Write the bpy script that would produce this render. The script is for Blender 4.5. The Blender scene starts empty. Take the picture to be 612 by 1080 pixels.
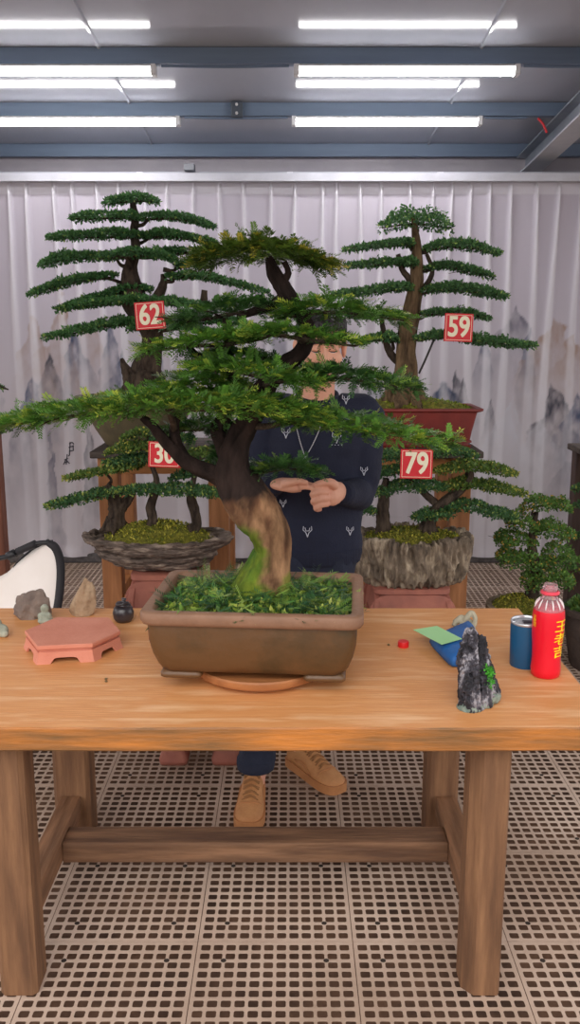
import bpy, bmesh, math, random
import numpy as np
from mathutils import Vector, Matrix, noise as mnoise
from mathutils.bvhtree import BVHTree
C = bpy.context.scene.collection
rnd = random.Random(7); R = np.random.default_rng(11)
# ------------------------------------------------------------------ camera
F = 940.0; H = 1.7; PIT = math.radians(11.78)
cp, sp_ = math.cos(PIT), math.sin(PIT)
def ray(px, py):
    u = (px-306)/F; v = (540-py)/F
    return Vector((u, cp+v*sp_, -sp_+v*cp))
def P(px, py, Y):
    d = ray(px, py); return Vector((0,0,H)) + d*(Y/d.y)
def G(px, py, Z=0.0):
    d = ray(px, py); return Vector((0,0,H)) + d*((Z-H)/d.z)
def mpp(Y, Z):          # metres per pixel at a place
    return (Y*cp-(Z-H)*sp_)/F
cam = bpy.data.cameras.new('camera'); co = bpy.data.objects.new('camera', cam); C.objects.link(co)
co.location = (0,0,H); co.rotation_euler = (math.pi/2-PIT,0,0)
cam.sensor_fit = 'VERTICAL'; cam.sensor_height = 36; cam.lens = 36*F/1080; cam.clip_end = 100
sc = bpy.context.scene; sc.camera = co
sc.view_settings.view_transform = 'Standard'; sc.view_settings.look = 'None'
sc.view_settings.gamma = 1; sc.view_settings.use_curve_mapping = False
sc.view_settings.exposure = 0.22

# ------------------------------------------------------------------ materials
def s2l(c): return tuple((x/12.92 if x <= .04045 else ((x+.055)/1.055)**2.4) for x in c)
def rgb(r, g, b): return s2l((r/255, g/255, b/255))
MATS = {}
def mat(name, c1, c2=None, rough=.6, scale=8, stretch=(1,1,1), bump=0, bscale=None, metal=0, spec=.5, detail=6,
        attr=False, trans=0, emit=0, lo=.35, hi=.65, wave=None, transmission=0, c3=None):
    if name in MATS: return MATS[name]
    m = bpy.data.materials.new(name); MATS[name] = m; m.use_nodes = True
    nt = m.node_tree; N = nt.nodes; L = nt.links
    b = N['Principled BSDF']; out = N['Material Output']
    b.inputs['Roughness'].default_value = rough; b.inputs['Metallic'].default_value = metal
    b.inputs['Specular IOR Level'].default_value = spec
    b.inputs['Base Color'].default_value = (*c1, 1)
    tc = N.new('ShaderNodeTexCoord'); mp = N.new('ShaderNodeMapping'); mp.inputs['Scale'].default_value = stretch
    L.new(tc.outputs['Object'], mp.inputs['Vector'])
    col = None
    if c2 is not None:
        nz = N.new('ShaderNodeTexNoise'); nz.inputs['Scale'].default_value = scale; nz.inputs['Detail'].default_value = detail
        nz.inputs['Roughness'].default_value = .62
        L.new(mp.outputs['Vector'], nz.inputs['Vector'])
        rp = N.new('ShaderNodeValToRGB'); rp.color_ramp.elements[0].position = lo; rp.color_ramp.elements[1].position = hi
        rp.color_ramp.elements[0].color = (*c1,1); rp.color_ramp.elements[1].color = (*c2,1)
        if c3:
            e = rp.color_ramp.elements.new((lo+hi)/2); e.color = (*c3,1)
        L.new(nz.outputs['Fac'], rp.inputs['Fac']); col = rp.outputs['Color']
    if attr:
        at = N.new('ShaderNodeVertexColor'); at.layer_name = 'Col'
        if col is not None:
            mx = N.new('ShaderNodeMix'); mx.data_type = 'RGBA'; mx.blend_type = 'MULTIPLY'; mx.inputs['Factor'].default_value = 1
            L.new(at.outputs['Color'], mx.inputs[6]); L.new(col, mx.inputs[7]); col = mx.outputs[2]
        else: col = at.outputs['Color']
    if col is not None: L.new(col, b.inputs['Base Color'])
    if bump:
        n2 = N.new('ShaderNodeTexNoise'); n2.inputs['Scale'].default_value = bscale or scale*2; n2.inputs['Detail'].default_value = 8
        L.new(mp.outputs['Vector'], n2.inputs['Vector'])
        bp = N.new('ShaderNodeBump'); bp.inputs['Strength'].default_value = bump; bp.inputs['Distance'].default_value = .02
        L.new(n2.outputs['Fac'], bp.inputs['Height']); L.new(bp.outputs['Normal'], b.inputs['Normal'])
    if transmission:
        b.inputs['Transmission Weight'].default_value = transmission; b.inputs['IOR'].default_value = 1.2
    if emit:
        b.inputs['Emission Color'].default_value = (*c1,1); b.inputs['Emission Strength'].default_value = emit
    if trans:
        tr = N.new('ShaderNodeBsdfTranslucent'); ms = N.new('ShaderNodeMixShader'); ms.inputs[0].default_value = trans
        if col is not None: L.new(col, tr.inputs['Color'])
        else: tr.inputs['Color'].default_value = (*c1,1)
        L.new(b.outputs[0], ms.inputs[1]); L.new(tr.outputs[0], ms.inputs[2]); L.new(ms.outputs[0], out.inputs['Surface'])
    return m

# ------------------------------------------------------------------ things
def tag(o, label=None, cat=None, group=None, kind=None):
    if label: o['label'] = label
    if cat: o['category'] = cat
    if group: o['group'] = group
    if kind: o['kind'] = kind
    return o
def thing(name, label, cat, loc=(0,0,0), group=None):
    o = bpy.data.objects.new(name, None); C.objects.link(o); o.location = loc; o.empty_display_size = .05
    return tag(o, label, cat, group)
def origin_of(o):
    v = Vector((0,0,0))
    while o is not None: v += Vector(o.location); o = o.parent
    return v
def catmull(pts, n):
    pts = [Vector(p) for p in pts]
    if len(pts) == 2: return [pts[0].lerp(pts[1], i/(n-1)) for i in range(n)]
    Q = [pts[0]*2-pts[1]] + pts + [pts[-1]*2-pts[-2]]; out = []
    m = len(pts)-1
    for i in range(n):
        t = i/(n-1)*m; k = min(int(t), m-1); u = t-k
        a, b, c, d = Q[k:k+4]
        out.append(.5*((2*b)+(c-a)*u+(2*a-5*b+4*c-d)*u*u+(3*b-a-3*c+d)*u**3))
    return out
def interp(vals, n):
    x = np.linspace(0, len(vals)-1, n); return np.interp(x, range(len(vals)), vals)
class MB:
    def __init__(s): s.v = []; s.f = []; s.mi = []; s.c = []; s.cur = 0; s.col = (1,1,1)
    def add(s, vs, fs, cols=None):
        k = len(s.v); s.v += [tuple(v) for v in vs]; s.f += [tuple(i+k for i in f) for f in fs]
        s.mi += [s.cur]*len(fs); s.c += (list(cols) if cols is not None else [s.col]*len(vs)); return s
    def box(s, lo, hi, M=None):
        x0,y0,z0 = lo; x1,y1,z1 = hi
        vs = [Vector(p) for p in ((x0,y0,z0),(x1,y0,z0),(x1,y1,z0),(x0,y1,z0),(x0,y0,z1),(x1,y0,z1),(x1,y1,z1),(x0,y1,z1))]
        if M is not None: vs = [M @ v for v in vs]
        return s.add(vs, [(3,2,1,0),(4,5,6,7),(0,1,5,4),(1,2,6,5),(2,3,7,6),(3,0,4,7)])
    def loft(s, rings, cap=True, close=True, colf=None):
        n = len(rings[0]); vs = [v for r in rings for v in r]; fs = []
        for i in range(len(rings)-1):
            for j in range(n if close else n-1):
                a = i*n+j; b = i*n+(j+1)%n; fs.append((a, b, b+n, a+n))
        if cap:
            fs.append(tuple(range(n-1,-1,-1))); fs.append(tuple((len(rings)-1)*n+j for j in range(n)))
        return s.add(vs, fs, [colf(Vector(v)) for v in vs] if colf else None)
    def tube(s, pts, rad, n=8, seg=None, flat=(1,1), bark=0, lobes=5, seed=0, colf=None, up=None):
        m = seg or max(2, (len(pts)-1)*4+1)
        path = catmull(pts, m) if len(pts) > 2 or seg else [Vector(p) for p in pts]
        m = len(path); rr = interp(rad if hasattr(rad,'__len__') else [rad, rad], m)
        rings = []; ref = Vector(up) if up else Vector((0.13,-1,.21)); tw = 0
        for i, p in enumerate(path):
            t = (path[min(i+1,m-1)]-path[max(i-1,0)]).normalized()
            a = (ref - t*ref.dot(t))
            if a.length < 1e-4: a = t.orthogonal()
            a.normalize(); ref = a if not up else ref; b = t.cross(a)
            ring = []
            for j in range(n):
                th = 2*math.pi*j/n; r = rr[i]
                if bark:
                    q = Vector((math.cos(th)*1.3+seed*3.1, math.sin(th)*1.3, i/m*5))
                    r *= 1+bark*(.55*math.sin(lobes*th+2.4*i/m*2+seed)+1.1*mnoise.noise(q)+.6*mnoise.noise(q*2.7))
                ring.append(p + a*(math.cos(th)*r*flat[0]) + b*(math.sin(th)*r*flat[1]))
            rings.append(ring)
        return s.loft(rings, colf=colf)
    def lathe(s, prof, c=(0,0,0), n=32, sx=1, sy=1, M=None, cap=True):
        c = Vector(c); rings = [[c+Vector((r*sx*math.cos(2*math.pi*j/n), r*sy*math.sin(2*math.pi*j/n), z)) for j in range(n)] for r, z in prof]
        if M is not None: rings = [[M @ v for v in r] for r in rings]
        return s.loft(rings, cap=cap)
    def prism(s, poly, d, M=None):    # poly of 3D points, extruded along vector d
        a = [Vector(p) for p in poly]; b = [p+Vector(d) for p in a]
        if M is not None: a = [M @ v for v in a]; b = [M @ v for v in b]
        n = len(a)
        return s.add(a+b, [tuple(range(n-1,-1,-1)), tuple(range(n,2*n))]+[(i,(i+1)%n,(i+1)%n+n,i+n) for i in range(n)])
    def frame(s, outer, inner, d):   # ring-shaped plate
        o = [Vector(p) for p in outer]; i_ = [Vector(p) for p in inner]; d = Vector(d); n = len(o)
        vs = o+i_+[p+d for p in o]+[p+d for p in i_]; fs = []
        for k in range(n):
            j = (k+1)%n
            fs += [(k,j,n+j,n+k),(2*n+j,2*n+k,3*n+k,3*n+j),(j,k,2*n+k,2*n+j),(n+k,n+j,3*n+j,3*n+k)]
        return s.add(vs, fs)
    def ell(s, c, r, M=None, nu=20, nv=12):
        c = Vector(c); rings = []
        for i in range(nv+1):
            ph = math.pi*min(max(i/nv,.004),.996)-math.pi/2
            rings.append([Vector((math.cos(ph)*math.cos(2*math.pi*j/nu)*r[0], math.cos(ph)*math.sin(2*math.pi*j/nu)*r[1], math.sin(ph)*r[2])) for j in range(nu)])
        rings = [[c+(M @ v if M is not None else v) for v in ring] for ring in rings]
        return s.loft(rings)
    def build(s, name, mats, parent=None, smooth=True, bevel=0, remesh=0, smooth_it=0, disp=None, sharp=None, decim=0):
        V = np.array(s.v, dtype=np.float64).reshape(-1,3)
        if parent is not None: org = np.array(origin_of(parent))
        else:
            lo, hi = V.min(0), V.max(0); org = np.array([(lo[0]+hi[0])/2,(lo[1]+hi[1])/2,lo[2]])
        me = bpy.data.meshes.new(name); me.from_pydata((V-org).tolist(), [], s.f)
        for m in (mats if isinstance(mats,(list,tuple)) else [mats]): me.materials.append(m)
        me.polygons.foreach_set('material_index', s.mi)
        ca = me.color_attributes.new('Col','FLOAT_COLOR','POINT')
        cc = np.ones((len(V),4)); cc[:,:3] = np.array(s.c).reshape(-1,3); ca.data.foreach_set('color', cc.ravel())
        bm = bmesh.new(); bm.from_mesh(me); bmesh.ops.recalc_face_normals(bm, faces=bm.faces); bm.to_mesh(me); bm.free()
        o = bpy.data.objects.new(name, me); C.objects.link(o)
        if parent is not None: o.parent = parent
        else: o.location = org
        if remesh:
            md = o.modifiers.new('r','REMESH'); md.mode = 'VOXEL'; md.voxel_size = remesh; md.use_smooth_shade = True
            if smooth_it: ms = o.modifiers.new('s','SMOOTH'); ms.iterations = smooth_it; ms.factor = .5
            bake(o)
            for m in (mats if isinstance(mats,(list,tuple)) else [mats]):
                if m.name not in [x.name for x in o.data.materials if x]: o.data.materials.append(m)
        me = o.data
        if disp:
            nv = len(me.vertices); co_ = np.empty(nv*3, np.float32); no_ = np.empty(nv*3, np.float32)
            me.vertices.foreach_get('co', co_); me.vertices.foreach_get('normal', no_); co_ = co_.reshape(-1,3); no_ = no_.reshape(-1,3); og_ = Vector(org)
            for i in range(nv):
                c_ = Vector(co_[i]); co_[i] = c_ + disp(c_+og_, Vector(no_[i]))
            me.vertices.foreach_set('co', co_.ravel()); me.update()
        me.polygons.foreach_set('use_smooth', [smooth]*len(me.polygons))
        if smooth and sharp:
            me.set_sharp_from_angle(angle=math.radians(sharp))
        if bevel:
            b = o.modifiers.new('b','BEVEL'); b.width = bevel; b.segments = 2; b.limit_method = 'ANGLE'; b.angle_limit = math.radians(50)
        return o
def bake(o):
    dg = bpy.context.evaluated_depsgraph_get(); dg.update()
    me = bpy.data.meshes.new_from_object(o.evaluated_get(dg)); o.modifiers.clear(); o.data = me
def copy_tree(o, parent=None):
    c = o.copy(); C.objects.link(c)
    if parent is not None: c.parent = parent
    for ch in list(o.children): copy_tree(ch, c)
    return c
def text_obj(s, size, M, name, m, parent, extrude=.001, bold=.0, sx=1.0):
    cu = bpy.data.curves.new(name,'FONT'); cu.body = s; cu.size = size; cu.extrude = extrude; cu.offset = bold*.3
    cu.align_x = 'CENTER'; cu.align_y = 'CENTER'
    t = bpy.data.objects.new(name, cu); C.objects.link(t)
    dg = bpy.context.evaluated_depsgraph_get(); dg.update()
    me = bpy.data.meshes.new_from_object(t.evaluated_get(dg)); bpy.data.objects.remove(t)
    bm = bmesh.new(); zo = 0
    for dx in (-bold*.8, 0, bold*.8):
        for dy in (-bold*.5, bold*.5):
            m2 = me.copy(); zo += .00012; m2.transform(Matrix.Translation((dx,dy,zo))); bm.from_mesh(m2); bpy.data.meshes.remove(m2)
    bm.to_mesh(me); bm.free()
    org = origin_of(parent); S = Matrix.Diagonal((sx,1,1,1))
    me.transform(Matrix.Translation(-org) @ M @ S); me.materials.clear(); me.materials.append(m)
    o = bpy.data.objects.new(name, me); C.objects.link(o); o.parent = parent
    return o
def np_mesh(name, V, Fq, m, parent, cols=None, smooth=False, org=None):
    V = V - np.array(org if org is not None else origin_of(parent))
    me = bpy.data.meshes.new(name); n = len(V); k = len(Fq)
    me.vertices.add(n); me.vertices.foreach_set('co', V.astype(np.float32).ravel())
    me.loops.add(k*4); me.loops.foreach_set('vertex_index', Fq.astype(np.int32).ravel())
    me.polygons.add(k); me.polygons.foreach_set('loop_start', np.arange(0,k*4,4,dtype=np.int32))
    me.update(calc_edges=True); me.materials.append(m)
    if cols is not None:
        ca = me.color_attributes.new('Col','FLOAT_COLOR','POINT'); cc = np.ones((n,4), dtype=np.float32); cc[:,:3] = cols
        ca.data.foreach_set('color', cc.ravel())
    if smooth: me.polygons.foreach_set('use_smooth', [True]*k)
    o = bpy.data.objects.new(name, me); C.objects.link(o)
    if parent is not None: o.parent = parent
    elif org is not None: o.location = org
    return o
def fbm(x, y, oct=4, seed=0):
    def h(i, j):
        a = (i*374761393 + j*668265263 + seed*144269) & 0x7fffffff
        a = ((a ^ (a >> 13))*1274126177) & 0x7fffffff
        return ((a ^ (a >> 16)) & 0xffff)/65535.0
    tot = 0; amp = .5
    for o in range(oct):
        xi = np.floor(x).astype(np.int64); yi = np.floor(y).astype(np.int64); u = x-xi; v = y-yi
        u = u*u*(3-2*u); v = v*v*(3-2*v)
        tot = tot + amp*((h(xi,yi)*(1-u)+h(xi+1,yi)*u)*(1-v)+(h(xi,yi+1)*(1-u)+h(xi+1,yi+1)*u)*v)
        x = x*2.03+7.1; y = y*2.03+3.7; amp *= .5
    return tot
def rock_disp(amp, sc_, ridged=.5, seed=0, stretch=(1,1,1)):
    def d(co, n):
        q = Vector((co.x*stretch[0], co.y*stretch[1], co.z*stretch[2]))*sc_ + Vector((seed*5.3, seed, -seed*2.1))
        a = mnoise.fractal(q, .8, 2.1, 5); b = 1-abs(mnoise.noise(q*1.7))*2
        return n*amp*(a*(1-ridged)+b*ridged)
    return d
def subsphere(c, r, sub=4, M=None):
    bm = bmesh.new(); bmesh.ops.create_icosphere(bm, subdivisions=sub, radius=1)
    vs = [Vector((v.co.x*r[0], v.co.y*r[1], v.co.z*r[2])) for v in bm.verts]; fs = [tuple(v.index for v in f.verts) for f in bm.faces]; bm.free()
    if M is not None: vs = [M @ v for v in vs]
    return [v+Vector(c) for v in vs], fs
def rrect(cx, cz, hx, hz, r, k=5):
    out = []
    for (sx, sz, a0) in ((1,1,0),(-1,1,90),(-1,-1,180),(1,-1,270)):
        for i in range(k):
            a = math.radians(a0+90*i/(k-1)); out.append((cx+sx*(hx-r)+r*math.cos(a), cz+sz*(hz-r)+r*math.sin(a)))
    return out

# ------------------------------------------------------------------ foliage
LEAF_BG = mat('leaf_dense', (.1,.2,.1), rough=.5, attr=True, trans=.18, spec=.35)
LEAF_SPRAY = mat('leaf_spray', (.1,.2,.1), rough=.45, attr=True, trans=.25, spec=.4)
def spine_eval(pts, t):
    pts = np.array([tuple(p) for p in catmull(pts, 40)]); x = t*39; k = np.minimum(x.astype(int), 38); u = (x-k)[:,None]
    return pts[k]*(1-u)+pts[k+1]*u
def norm(a): return a/np.maximum(np.linalg.norm(a, axis=1, keepdims=True), 1e-9)
def pad_points(spine, W, T, n, seed, under=.22, tipw=.12, topcap=0.0):
    r = np.random.default_rng(seed)
    t = r.random(n*3); s = r.uniform(-1,1,n*3)
    prof = np.maximum(tipw, np.power(np.clip(1-np.abs(2*t-1)**2.3,0,1), .6))
    prof = prof*(.78+.5*(fbm(t*7, s*0+seed*1.7, 2, seed)-.25))
    keep = r.random(n*3) < prof/prof.max(); t = t[keep][:n]; s = s[keep][:n]; prof = prof[keep][:n]; n = len(t)
    c = spine_eval(spine, t)
    L = np.linalg.norm(np.array(spine[-1])-np.array(spine[0]))
    lump = fbm(t*max(3,L*14), s*W*16+seed, 3, seed+5)*1.7-.3
    hgt = T*np.clip(prof,.25,1)*np.sqrt(np.clip(1-s*s,0.02,1))*np.clip(lump,.15,1.3)
    isu = r.random(n) < under
    z = np.where(isu, -T*.28*np.sqrt(np.clip(1-s*s,0,1))*r.random(n), hgt*r.uniform(.35,1.05,n))
    edge = 1+.16*(fbm(t*max(5,L*22), s*3+9, 2, seed+2)-.5)*2
    pos = c.copy(); pos[:,1] += s*W*prof*edge; pos[:,2] += z
    tang = norm(spine_eval(spine, np.clip(t+.03,0,1))-spine_eval(spine, np.clip(t-.03,0,1)))
    out = tang*((2*t-1)[:,None]*1.0); out[:,1] += s*.9
    return pos, norm(out+1e-5), t, s, isu, hgt, z
def dense_pad(name, parent, spine, W, T, seed, pal, dens=1.0, leaf=(.019,.011), tip=.12, n=None):
    L = sum((Vector(spine[i+1])-Vector(spine[i])).length for i in range(len(spine)-1))
    n = n or int(dens*L*2*W*.75*2.6/(leaf[0]*leaf[1]*.5))
    n = min(max(n, 300), 14000)
    pos, out, t, s, isu, hgt, z = pad_points(spine, W, T, n, seed); n = len(t); r = np.random.default_rng(seed+99)
    d = norm(out*.55 + r.normal(0,.75,(n,3)) + np.array([0,0,.55])*np.where(isu,-.6,1)[:,None])
    sd = norm(np.cross(d, r.normal(0,1,(n,3)))); l = leaf[0]*r.uniform(.6,1.25,n)[:,None]; w = leaf[1]*r.uniform(.7,1.2,n)[:,None]
    V = np.empty((n,4,3)); V[:,0] = pos; V[:,1] = pos+d*l*.5+sd*w*.5; V[:,2] = pos+d*l; V[:,3] = pos+d*l*.5-sd*w*.5
    c0, c1, c2 = [np.array(c) for c in pal]
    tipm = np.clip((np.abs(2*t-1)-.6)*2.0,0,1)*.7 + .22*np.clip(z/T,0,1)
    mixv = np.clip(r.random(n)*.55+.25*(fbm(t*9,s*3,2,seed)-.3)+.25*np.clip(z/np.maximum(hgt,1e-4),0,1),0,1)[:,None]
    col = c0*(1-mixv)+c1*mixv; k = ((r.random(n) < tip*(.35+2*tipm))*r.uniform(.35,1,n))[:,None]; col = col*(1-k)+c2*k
    col *= r.uniform(.8,1.2,(n,1))
    return np_mesh(name, V.reshape(-1,3), np.arange(n*4).reshape(-1,4), LEAF_BG, parent, np.repeat(col,4,axis=0))
def spray_pad(name, parent, spine, W, T, seed, pal, dens=1.0, tip=.5, sl=.050, npair=8):
    L = sum((Vector(spine[i+1])-Vector(spine[i])).length for i in range(len(spine)-1))
    n = int(dens*L*2*W*3100)+110
    pos, out, t, s, isu, hgt, z = pad_points(spine, W, T, n, seed, under=.2, tipw=.06); n = len(t); r = np.random.default_rng(seed+7)
    d = norm(out*.95 + r.normal(0,1,(n,3))*np.array([.45,.45,.24]) + np.array([0,0,.24])*np.where(isu,-.35,1)[:,None])
    nrm = norm(np.array([0,0,1.0])+r.normal(0,.35,(n,3))); sd = norm(np.cross(d,nrm)); nrm = np.cross(sd,d)
    ln = sl*r.uniform(.55,1.2,n)
    c0, c1, c2 = [np.array(c) for c in pal]
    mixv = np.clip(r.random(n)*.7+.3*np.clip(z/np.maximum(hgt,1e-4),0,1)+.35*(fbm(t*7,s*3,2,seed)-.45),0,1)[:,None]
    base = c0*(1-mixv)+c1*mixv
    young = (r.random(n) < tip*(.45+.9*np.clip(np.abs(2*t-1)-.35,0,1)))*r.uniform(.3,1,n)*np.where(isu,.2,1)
    V = []; K = []
    for i in range(npair):
        f = (i+.5)/npair; a = pos + d*(ln*f)[:,None]+np.array([0,0,-.006])*f*f
        nl = ln*.40*(1-.55*f)*r.uniform(.8,1.2,n)
        for sg in (-1,1):
            dd = norm(d*(.62+.3*f)+sd*sg*.8+nrm*r.normal(.12,.22,n)[:,None]); ww = norm(np.cross(dd,nrm))*.0024
            q = np.empty((n,4,3)); q[:,0] = a; q[:,1] = a+dd*(nl*.45)[:,None]+ww; q[:,2] = a+dd*nl[:,None]; q[:,3] = a+dd*(nl*.45)[:,None]-ww
            k = (young*f**.7)[:,None]; V.append(q); K.append(base*(1-k)+c2*k)
    q = np.empty((n,4,3)); w = sd*.0013; q[:,0] = pos-w; q[:,1] = pos+w; q[:,2] = pos+d*ln[:,None]+w*.3; q[:,3] = pos+d*ln[:,None]-w*.3
    V.append(q); K.append(base*.8)
    V = np.concatenate(V); K = np.concatenate(K); m = len(V)
    return np_mesh(name, V.reshape(-1,3), np.arange(m*4).reshape(-1,4), LEAF_SPRAY, parent, np.repeat(K,4,axis=0))
BARK = mat('bark', rgb(44,36,32), rgb(92,78,66), rough=.9, scale=30, stretch=(1,1,.3), bump=.9, bscale=60, spec=.2)
BARK_LIGHT = mat('bark_light', rgb(66,52,40), rgb(136,112,84), rough=.9, scale=24, stretch=(1,1,.25), bump=.9, bscale=50, spec=.2)
def limb(parent, attach, spine, r0, seed, m=BARK, W=.1, twigs=6):
    b = MB(); sp = catmull(spine, 21); a = Vector(attach)
    k = min(range(21), key=lambda i: (sp[i]-a).length); k = min(max(k,2),18)
    drop = Vector((0,0,-.012)); j = sp[k]+drop
    mid = a.lerp(j,.5)+Vector((rnd.uniform(-.02,.02),rnd.uniform(-.01,.03),-.01))
    b.tube([a, mid, j], [r0, r0*.8, r0*.6], 9, 9, bark=.15, seed=seed)
    b.tube([j]+[sp[i]+drop*(1-abs(i-k)/21) for i in range(k+2,20,3)]+[sp[20]], [r0*.6,r0*.15], 6, 14, bark=.12, seed=seed+1)
    b.tube([j]+[sp[i]+drop*(1-abs(i-k)/21) for i in range(k-2,1,-3)]+[sp[0]], [r0*.6,r0*.15], 6, 14, bark=.12, seed=seed+2)
    rr = random.Random(seed)
    for i in range(twigs):
        q = sp[rr.randint(3,17)]+drop; e = q+Vector((rr.uniform(-.5,.5)*W, rr.choice((-1,1))*W*rr.uniform(.4,.75), rr.uniform(-.005,.02)))
        b.tube([q, q.lerp(e,.5)+Vector((0,0,.006)), e], [r0*.3,r0*.1], 5, 6)
    return b.build('branch', m, parent)
# ================================================================== light
w = bpy.data.worlds.new('world'); sc.world = w; w.use_nodes = True
nt = w.node_tree; bg = nt.nodes['Background']
tc = nt.nodes.new('ShaderNodeTexCoord'); sx = nt.nodes.new('ShaderNodeSeparateXYZ'); nt.links.new(tc.outputs['Generated'], sx.inputs[0])
rp = nt.nodes.new('ShaderNodeValToRGB'); el = rp.color_ramp.elements
el[0].position = .42; el[0].color = (.30,.25,.21,1); el[1].position = .75; el[1].color = (1.0,1.0,1.04,1)
e = el.new(.52); e.color = (.85,.82,.82,1)
mr = nt.nodes.new('ShaderNodeMapRange'); mr.inputs[1].default_value = -1; mr.inputs[2].default_value = 1
nt.links.new(sx.outputs['Z'], mr.inputs[0]); nt.links.new(mr.outputs[0], rp.inputs[0]); nt.links.new(rp.outputs[0], bg.inputs['Color'])
bg.inputs['Strength'].default_value = 1.5
def lamp(kind, loc, rot, energy, color, size):
    l = bpy.data.lights.new('daylight', kind); l.energy = energy; l.color = color
    if kind == 'AREA': l.shape = 'RECTANGLE'; l.size, l.size_y = size
    if kind == 'SUN': l.angle = size
    o = bpy.data.objects.new('daylight', l); C.objects.link(o); o.location = loc; o.rotation_euler = rot
    return o
# daylight through the open front of the shed, high and soft
lamp('SUN', (0,-4,6), (math.radians(48),0,math.radians(-14)), 1.3, (1,.94,.86), math.radians(50))

# ================================================================== floor, walls, ceiling
T = .437; X0 = .177; Y0 = 2.215; NX, NY = 20, 14
x0 = X0-10*T; y0 = Y0-3*T
GRATE = mat('floor_plastic', rgb(162,138,118), rgb(206,184,166), rough=.75, scale=1.6, bump=.15, bscale=90, lo=.3, hi=.7, c3=rgb(186,162,144))
PEG = mat('peg_hole', rgb(52,42,36), rough=.9)
b = MB(); m_ = .0075; g_ = .0012; n_ = 12; p_ = (T-2*m_)/n_; hh = p_*.375; rr_ = p_*.13; ht = .0015
def cell_ring(cx, cy, z): return [(x,y,z) for x,y in rrect(cx,cy,hh,hh*.93,rr_,3)]
for i in range(n_):
    for j in range(n_):
        cx = m_+(i+.5)*p_; cy = m_+(j+.5)*p_; hw = p_/2
        a = [(x,y,0) for x,y in rrect(cx,cy,hw,hw,1e-6,3)]
        r1 = cell_ring(cx,cy,0); r2 = [(x,y,-ht) for x,y,z in r1]
        n = len(a); b.add(a+r1+r2, [(k,(k+1)%n,n+(k+1)%n,n+k) for k in range(n)]+[(n+k,n+(k+1)%n,2*n+(k+1)%n,2*n+k) for k in range(n)])
o_ = [(g_,g_,0),(T-g_,g_,0),(T-g_,T-g_,0),(g_,T-g_,0)]; i_ = [(m_,m_,0),(T-m_,m_,0),(T-m_,T-m_,0),(m_,T-m_,0)]; l_ = [(x,y,-ht) for x,y,z in o_]
b.add(o_+i_+l_, [(k,(k+1)%4,4+(k+1)%4,4+k) for k in range(4)]+[((k+1)%4,k,8+k,8+(k+1)%4) for k in range(4)])
b.cur = 1
for i in (2, 10):
    for j in (2, 10):
        c = (m_+i*p_, m_+j*p_); b.add([(c[0]+.008*math.cos(k*math.pi/4), c[1]+.008*math.sin(k*math.pi/4), .0006) for k in range(8)], [tuple(range(8))])
me = bpy.data.meshes.new('floor'); me.from_pydata([tuple(v) for v in b.v], [], b.f); me.materials.append(GRATE); me.materials.append(PEG)
me.polygons.foreach_set('material_index', b.mi)
bm = bmesh.new(); bm.from_mesh(me); bmesh.ops.remove_doubles(bm, verts=bm.verts, dist=1e-5); bmesh.ops.recalc_face_normals(bm, faces=bm.faces)
if sum(f.normal.z for f in bm.faces if abs(f.normal.z) > .9) < 0: bmesh.ops.reverse_faces(bm, faces=bm.faces)
bm.to_mesh(me); bm.free()
fl = bpy.data.objects.new('floor', me); C.objects.link(fl); fl.location = (x0,y0,0); tag(fl, kind='structure')
for k, (n, ax) in enumerate(((NX,0),(NY,1))):
    a = fl.modifiers.new('a%d'%k,'ARRAY'); a.count = n; a.use_relative_offset = False; a.use_constant_offset = True
    a.constant_offset_displace = (T if ax==0 else 0, T if ax==1 else 0, 0)
sg = MB().box((-5,.5,-.115),(5,8,-.10)).build('floor_ground', mat('ground', rgb(132,100,78), rgb(84,62,50), rough=.95, scale=5, bump=.3), smooth=False); tag(sg, kind='structure')

YW = 6.85
WALL = mat('wall_paint', rgb(172,167,174), rgb(160,156,164), rough=.7, scale=3)
tag(MB().box((-4.4,YW,-.06),(4.4,YW+.1,2.93)).build('wall_back', WALL, smooth=False), kind='structure')
# plinth at the foot of the wall
tag(MB().box((-4.4,6.32,.0),(4.4,6.46,.075)).build('baseboard_back', mat('kerb', rgb(74,70,70), rgb(104,98,96), rough=.9, scale=20, bump=.4), smooth=False, bevel=.01), kind='structure')
def zc(y): return 3.115-.078*(y-5.0)
# ceiling: glossy sheet with shallow ribs running down the slope
CEIL = mat('ceiling_sheet', rgb(172,176,190), rgb(190,193,206), rough=.11, scale=.8, stretch=(1,.3,1), bump=.02, bscale=6, spec=.25)
b = MB(); xs = np.arange(-4.4,4.41,.02); ya, yb = .4, 6.95
def rib(x):
    q = (x+.62+4.8) % 1.2
    return .010 if q < .012 or q > 1.188 else 0
prof = []
for x in np.arange(-4.4,4.41,.1): prof.append((x,0))
vs = []; fs = []
seams = [-.99+1.98*k for k in range(-2,4)]
xs = sorted(set([round(x,3) for x in np.arange(-4.4,4.41,.2)]+[round(s_+d_,4) for s_ in seams for d_ in (-.012,-.006,.006,.012)]))
for x in xs:
    dz = -.012 if any(abs(x-s_) < .007 for s_ in seams) else 0
    vs += [(x,ya,zc(ya)+dz),(x,yb,zc(yb)+dz)]
fs = [(2*i,2*i+2,2*i+3,2*i+1) for i in range(len(xs)-1)]
n = len(vs); vs += [(x,y,z+.06) for x,y,z in vs]; fs += [(a+n,d+n,c+n,b_+n) for a,b_,c,d in fs]
b.add(vs, fs); tag(b.build('ceiling', CEIL, smooth=False), kind='structure')
STEEL = mat('purlin_paint', rgb(116,134,158), rgb(102,118,142), rough=.5, scale=2, stretch=(.3,4,4), spec=.4)
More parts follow.
